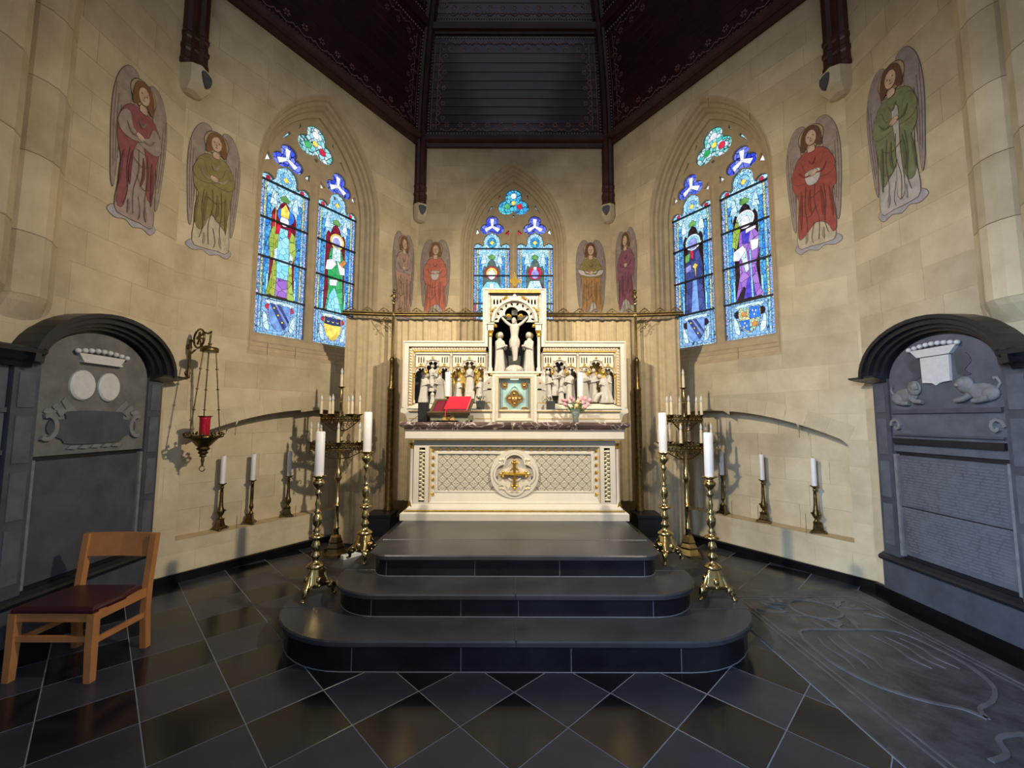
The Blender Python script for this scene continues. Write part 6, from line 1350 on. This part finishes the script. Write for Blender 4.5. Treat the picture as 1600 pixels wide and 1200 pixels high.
def angel(F, u, v0, h, label, wing, hair, gown, mantle, top, mshape, wd=.52, mir=1, clasp='fold', tilt=0.0):
    T = Thing('painted_angel', label, 'wall painting', tuple(F @ Vector((u, v0, 0))), F, 'angels painted on the apse walls')
    lv = [0]
    bs = [1.0]
    def P(p): return [(u + mir * (x * wd * bs[0] + tilt * y * h), v0 + y * h) for x, y in p]
    def put(name, pts, m, sm=3, lw=.0045, parent=None):
        lv[0] += 1; mb = MB(); piece(mb, P(crv(pts, sm) if sm else pts), .0025 + lv[0] * .0011, 0, lw); return T.part(name, mb, [PM[m], 'outline'], parent)
    put('cloud', CLOUD, 'cloud')
    for nm, f in (('wing', lambda p: p), ('wing', mirror)):
        w_ = put(nm, f(WL), wing)
        for k in range(3):
            q = [(-.46 + .05 * k, .82 - .06 * k), (-.455 + .045 * k, .55), (-.41 + .03 * k, .30 + .03 * k)]; mb = MB(); mb.strip(P(crvo(f(q), 4)), .004, .003 + lv[0] * .0011, .0045 + lv[0] * .0011); T.part('feather_line', mb, 'outline', w_)
    bs[0] = 1.15
    put('halo', circ(0, .875, .215, 20, .095), 'halo', 0, .008)
    bs[0] = 1.36
    put('gown', GOWN, gown)
    b = put('bodice', [(-.10, .775), (.10, .775), (.24, .70), (.26, .56), (.2, .5), (-.2, .5), (-.26, .56), (-.24, .70)], top)
    put('mantle', MANT[mshape], mantle)
    if mshape in ('skirt',): pass
    put('sleeve', [(-.24, .69), (-.15, .70), (-.10, .62), (.04, .585), (.05, .55), (-.10, .53), (-.24, .54), (-.30, .60)], top if clasp != 'robe' else mantle)
    put('sleeve', [(.24, .69), (.15, .70), (.10, .62), (-.02, .60), (-.03, .565), (.10, .535), (.24, .54), (.30, .60)], top if clasp != 'robe' else mantle)
    if clasp == 'cloth': put('held_cloth', [(-.09, .61), (.09, .61), (.10, .55), (.04, .50), (-.06, .50), (-.11, .55)], 'cloth')
    if clasp == 'scroll': put('held_scroll', [(-.30, .63), (0, .60), (.30, .63), (.27, .57), (0, .54), (-.27, .57)], 'cloth')
    if clasp == 'sash': put('sash', [(-.02, .66), (.07, .66), (.06, .4), (.08, .12), (-.02, .10), (.0, .4)], 'white')
    put('hand', [(-.05, .60), (.05, .61), (.06, .575), (-.04, .565)], 'skin', 3, .004)
    bs[0] = 1.2
    put('hair', HAIR, hair)
    put('neck', [(-.045, .80), (.045, .80), (.055, .755), (-.055, .755)], 'skin', 2, .003)
    fc = put('face', circ(.005, .866, .088, 14, .060), 'skin', 0, .003)
    mb = MB(); z = .004 + lv[0] * .0011
    for x in (-.035, .045): mb.prism(P(circ(x, .876, .014, 6, .0045)), z - .001, z)
    mb.prism(P([(-.002, .872), (.014, .853), (-.004, .852)]), z - .001, z); mb.prism(P(circ(.005, .838, .025, 6, .0035)), z - .001, z); T.part('facial_features', mb, 'outline', fc)
    bs[0] = 1.36
    for kk, (q, wd_) in enumerate((([(-.17, .47), (-.19, .33), (-.20, .18)], .030), ([(-.05, .47), (-.07, .36), (-.04, .27)], .026), ([(.09, .47), (.11, .34), (.10, .24)], .030), ([(.20, .44), (.22, .32), (.23, .2)], .022), ([(-.19, .63), (-.12, .58), (-.02, .575)], .020), ([(.19, .63), (.13, .58), (.04, .58)], .020), ([(-.05, .70), (0, .66), (.05, .70)], .02), ([(-.12, .15), (-.13, .1), (-.15, .06)], .022), ([(.1, .15), (.09, .1), (.1, .06)], .022))):
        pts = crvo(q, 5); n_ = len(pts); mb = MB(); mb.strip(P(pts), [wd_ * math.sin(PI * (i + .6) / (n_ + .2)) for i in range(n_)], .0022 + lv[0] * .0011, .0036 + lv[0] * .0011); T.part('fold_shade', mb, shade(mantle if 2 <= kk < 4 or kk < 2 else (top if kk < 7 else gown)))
    for q in ([(-.10, .50), (-.13, .35), (-.11, .2), (-.14, .1)], [(.02, .50), (.0, .36), (.05, .22), (.03, .07)], [(.13, .48), (.15, .34), (.12, .2), (.16, .1)], [(-.16, .44), (-.05, .40), (.08, .43)], [(-.2, .30), (-.08, .26), (.02, .33)], [(-.02, .2), (-.06, .1), (-.04, .05)]):
        mb = MB(); mb.strip(P(crvo(q, 4)), .0045, .003 + lv[0] * .0011, .0042 + lv[0] * .0011); T.part('fold_line', mb, 'outline')
angel(FSL, 3.64, 3.33, 1.42, 'painted angel with crimson mantle over a grey gown above the left monument', 'wing', 'hair', 'lilac', 'crimson', 'lilac', 'open', .56, -1)
angel(FDL, .295, 3.37, 1.42, 'painted angel in olive green mantle left of the left window', 'wing', 'hair', 'cream', 'olive', 'cream', 'half', .50, -1, 'robe')
angel(FDL, 3.06, 3.22, 1.46, 'painted angel in dull rose robes between left window and corner', 'wing', 'hair', 'rose', 'rose', 'lilac', 'half', .47, 1)
angel(FC, -1.345, 3.26, 1.43, 'painted angel in coral red robe left of the middle window', 'wing', 'hair', 'white', 'coral', 'coral', 'draped', .50, 1, 'cloth')
angel(FC, 1.31, 3.26, 1.43, 'painted angel in ochre robe holding a pale cloth right of the middle window', 'wing2', 'hair2', 'white', 'ochre', 'olive', 'skirt', .50, 1, 'scroll')
angel(FDR, LEN - 3.03, 3.27, 1.47, 'painted angel in violet robe between corner and right window', 'wing2', 'hair2', 'white', 'violet', 'violet', 'draped', .46, -1)
angel(FDR, LEN - .32, 3.45, 1.46, 'painted angel in brick red robe right of the right window', 'wing', 'hair2', 'cream', 'red', 'red', 'draped', .52, 1, 'cloth')
angel(FSR, -3.60, 3.46, 1.45, 'painted angel in green robe with pale sash above the right monument', 'wing2', 'hair2', 'white', 'green', 'green', 'half', .56, 1, 'sash')
# ================================================================== THINGS ON THE ALTAR
MZ = 1.5775
T = Thing('loudspeaker', 'small upright black loudspeaker on the left end of the altar', 'speaker', (-1.045, 4.84, MZ), None)
mb = MB(); mb.bbox(-.056, .056, 0, .222, -.05, .045, .005); mb.v = [Vector((p.x, -p.z, p.y)) for p in mb.v]; T.part('cabinet', mb, 'black')
mb = MB(); mb.prism(rect(-.05, .05, .006, .216), .044, .049); mb.v = [Vector((p.x, -p.z, p.y)) for p in mb.v]; T.part('front_grille', mb, mat('speaker cloth', S(24, 24, 26), 0.9, var=.2, scale=200))
mb = MB(); mb.tube(crvo([(-.05, .05, .09), (-.10, .06, .05), (-.15, .05, .012), (-.17, .1, .004)], 5), .003, 5); T.part('cable', mb, 'black')
T = Thing('book_stand', 'low carved dark wooden missal stand on the altar left of the tabernacle', 'book stand', (-.715, 4.80, MZ), None)
T.o.rotation_euler = (0, 0, -.16)
mb = MB(); mb.box(-.22, .22, -.09, .13, .016, .075); T.part('carved_base', mb, 'stand_green')
for x in (-.2, .2):
    for y in (-.07, .11): mb = MB(); mb.lathe([(.016, 0), (.018, .008), (.012, .018)], 10, (x, y, 0)); T.part('foot', mb, 'stand_wood')
mb = MB()
mb.prism(rect(-.075, .06, .018, .078), .09, .098); mb.v = [Vector((p.x, -p.z, p.y)) for p in mb.v]; T.part('front_panel', mb, 'gold_matt')
for k in range(5):
    mb = MB(); a = 2 * PI * k / 5; mb.ball((-.005 + .022 * math.cos(a), -.1, .048 + .018 * math.sin(a)), (.012, .006, .010), 7, 5); T.part('carved_rosette', mb, 'stand_wood')
RB = Matrix.Translation((0, -.105, .085)) @ Matrix.Rotation(math.radians(37), 4, 'X')
mb = MB(); mb.M = RB; mb.prism(rect(-.235, .235, -.01, .275), 0, .012); board = T.part('slanting_board', mb, 'stand_wood')
mb = MB(); mb.M = RB; mb.prism(rect(-.235, .235, -.01, .275), .012, .022, [rect(-.20, .20, .025, .245)[::-1]]); T.part('board_frame', mb, 'stand_wood', board)
mb = MB(); mb.M = RB; mb.box(-.245, .245, -.022, -.006, 0, .04); T.part('front_lip', mb, 'stand_wood', board)
mb = MB(); mb.M = RB; mb.box(-.20, .20, .025, .245, .012, .014); T.part('dark_red_lining', mb, 'book_dark', board)
BKM = T.o.matrix_basis.copy()
bk = Thing('missal', 'bright red book lying on the missal stand', 'book', (-.69, 4.74, MZ + .11), None); bk.o.rotation_euler = (0, 0, -.16)
RB2 = Matrix.Translation((.0, -.045, .0)) @ Matrix.Rotation(math.radians(37), 4, 'X')
mb = MB(); mb.M = RB2; mb.box(-.085, .175, .0, .25, .036, .042); bk.part('front_cover', mb, 'book_red')
mb = MB(); mb.M = RB2; mb.box(-.085, .175, .0, .25, .008, .013); bk.part('back_cover', mb, 'book_red')
mb = MB(); mb.M = RB2; mb.box(-.078, .170, .005, .245, .013, .036); bk.part('page_block', mb, 'wax')
mb = MB(); mb.M = RB2; mb.box(-.089, -.083, .0, .25, .008, .042); bk.part('spine', mb, 'book_red')
mb = MB(); mb.M = RB2; mb.strip([(-.06, .01), (-.065, -.03)], .008, .037, .039); mb.M = Matrix(); mb.add([(-.063, -.10, .01), (-.055, -.10, .01), (-.055, -.105, -.05), (-.063, -.105, -.05)], [(0, 1, 2, 3)]); bk.part('ribbon_marker', mb, 'book_red', kind='stuff')
# pots on the gradine
for x, lab in ((-.405, 'small dark square pot with sprigs left of the tabernacle'), (.435, 'small dark square pot with sprigs right of the tabernacle')):
    T = Thing('plant_pot', lab, 'pot', (x, 5.035, 1.7225), None, 'small pots on the altar shelf')
    mb = MB(); mb.loft([[(-r, -r, z), (r, -r, z), (r, r, z), (-r, r, z)] for z, r in ((0, .044), (.10, .052), (.104, .052), (.104, .046), (.09, .044))]); T.part('pot', mb, mat('dark pot', S(52, 54, 50), 0.5, var=.3, scale=14))
    rs = random.Random(int(x * 100))
    for k in range(9):
        mb = MB(); dx, dy, hh = rs.uniform(-.06, .06), rs.uniform(-.03, .03), rs.uniform(.02, .055); p = [(dx * .3, dy * .3, .09), (dx * .7, dy * .7, .09 + hh), (dx, dy, .105 + hh)]; mb.tube(p, .0022, 5)
        mb.ball(p[2], (.010, .006, .007), 6, 4); mb.ball(p[1], (.008, .006, .010), 6, 4); T.part('sprig', mb, mat('dry sprig', S(92, 96, 66), .7) if k == 0 and x < 0 else bpy.data.materials['dry sprig'])
# tulips
T = Thing('tulip_vase', 'clear glass vase of pink tulips on the right half of the altar', 'vase', (.70, 4.84, MZ), None)
mb = MB(); mb.lathe([(.034, 0), (.036, .004), (.04, .06), (.055, .145), (.052, .145), (.037, .06), (.032, .008)], 16); T.part('glass_vase', mb, 'glassware')
mb = MB(); mb.lathe([(.031, .008), (.034, .05), (.036, .06), (.0, .06)], 14); T.part('water', mb, mat('vase water', S(170, 190, 175), .05, trans=.7))
TU = [(-.14, -.02, .25, 0), (-.10, .03, .24, 0), (-.05, -.03, .27, 0), (-.02, .04, .25, 0), (.02, -.05, .23, 1), (.05, .0, .26, 0), (.08, -.03, .22, 0), (.11, .02, .27, 0), (.07, .04, .28, 0), (.13, -.04, .20, 0), (.10, -.06, .17, 0), (.0, -.07, .18, 1), (.16, .0, .25, 0), (-.12, -.04, .20, 0)]
for dx, dy, z, c_ in TU:
    mb = MB(); mb.tube(crvo([(dx * .1, dy * .1, .01), (dx * .35, dy * .35, .12), (dx * .8, dy * .8, z - .05), (dx, dy, z - .02)], 4), .0035, 5); st = T.part('stem', mb, 'stem')
    mb = MB(); d = Vector((dx, dy, .12)).normalized()
    mb.M = Matrix.Translation((dx, dy, z)) @ d.to_track_quat('Z', 'Y').to_matrix().to_4x4()
    rings = []
    for zz, r in ((-.024, .006), (-.014, .017), (0, .021), (.014, .019), (.026, .013)):
        rings.append([(r * (1 + .12 * math.cos(3 * a)) * math.cos(a), r * (1 + .12 * math.cos(3 * a)) * math.sin(a), zz + .004 * math.cos(6 * a)) for a in [2 * PI * i / 18 for i in range(18)]])
    mb.loft(rings, True, 0, True); T.part('tulip_head', mb, 'cream_flower' if c_ else 'pink', st)
rs = random.Random(3)
for k in range(11):
    a = 2 * PI * k / 11 + .2; r = rs.uniform(.06, .13); z = rs.uniform(.15, .22); mb = MB(); ca, sa = math.cos(a), math.sin(a) * .6
    p = [Vector((.02 * ca, .02 * sa, .06)), Vector((.05 * ca, .05 * sa, .13)), Vector((r * .8 * ca, r * .8 * sa, z)), Vector((r * 1.1 * ca, r * 1.1 * sa, z + .015))]; n_ = Vector((-sa, ca, .15)).normalized()
    ww = [.008, .014, .012, .002]; mb.add([tuple(q + n_ * w_ ) for q, w_ in zip(p, ww)] + [tuple(q - n_ * w_) for q, w_ in zip(p, ww)] + [tuple(q + Vector((0, 0, -.004))) for q in p], [(0, 1, 9, 8), (1, 2, 10, 9), (2, 3, 11, 10), (8, 9, 5, 4), (9, 10, 6, 5), (10, 11, 7, 6), (0, 4, 5, 1), (1, 5, 6, 2), (2, 6, 7, 3)]); T.part('leaf', mb, 'stem')
# candles on the gradine
for x, lab in ((-.80, 'left'), (.79, 'right')):
    T = Thing('shelf_candlestick', 'low gilt candle foot on the altar shelf before the %s carved scenes' % lab, 'candlestick', (x, 5.035, 1.7225), None, 'gilt candle feet on the altar shelf')
    lathe_part(T, 'turned_stem', [(.045, 0), (.045, .008), (.02, .02), (.014, .05), (.026, .07), (.014, .09), (.016, .13), (.042, .15), (.044, .156), (.01, .154)], 'brass', 14)
    for k in range(3): mb = MB(); a = 2 * PI * k / 3; mb.ball((.036 * math.cos(a), .036 * math.sin(a), .008), (.012, .012, .008), 7, 5); T.part('foot', mb, 'brass')
    candle('shelf_candle', .034, .295, (x, 5.035, 1.8785), 'ivory candle before the %s carved scenes of the retable' % lab, 'ivory candles on the altar shelf')
# ================================================================== FLOOR ODDS AND ENDS
T = Thing('power_strip', 'white power strip lying on the step behind the left floor candlesticks', 'power strip', (-1.665, 4.42, .2055), None); T.o.rotation_euler = (0, 0, .9)
mb = MB(); mb.bbox(-.10, .10, -.028, .028, 0, .04, .006); T.part('housing', mb, 'white_plastic')
for x in (-.06, 0, .06): mb = MB(); mb.prism(circ(x, 0, .016, 14), .039, .041); T.part('socket', mb, mat('socket grey', S(150, 150, 148), .5) if x < -.05 else bpy.data.materials['socket grey'])
mb = MB(); mb.tube(crvo([(-1.64, 4.5, .211), (-1.5, 4.62, .211), (-1.46, 4.8, .211), (-1.47, 5.0, .211), (-1.44, 5.12, .211)], 5), .005, 6); solo('power_cable', mb, 'black', 'thin black cable running back from the power strip along the step', 'cable', (-1.5, 4.8, .211), Matrix())
mb = MB(); mb.tube(crvo([(1.245, 4.46, .548), (1.30, 4.62, .378), (1.42, 4.78, .378), (1.44, 5.0, .378)], 5) if False else crvo([(1.26, 4.45, .378), (1.33, 4.60, .378), (1.36, 4.80, .378), (1.33, 5.05, .378)], 5), .005, 6); solo('power_cable', mb, 'black', 'thin black cable on the step at the right end of the altar', 'cable', (1.33, 4.75, .378), Matrix())
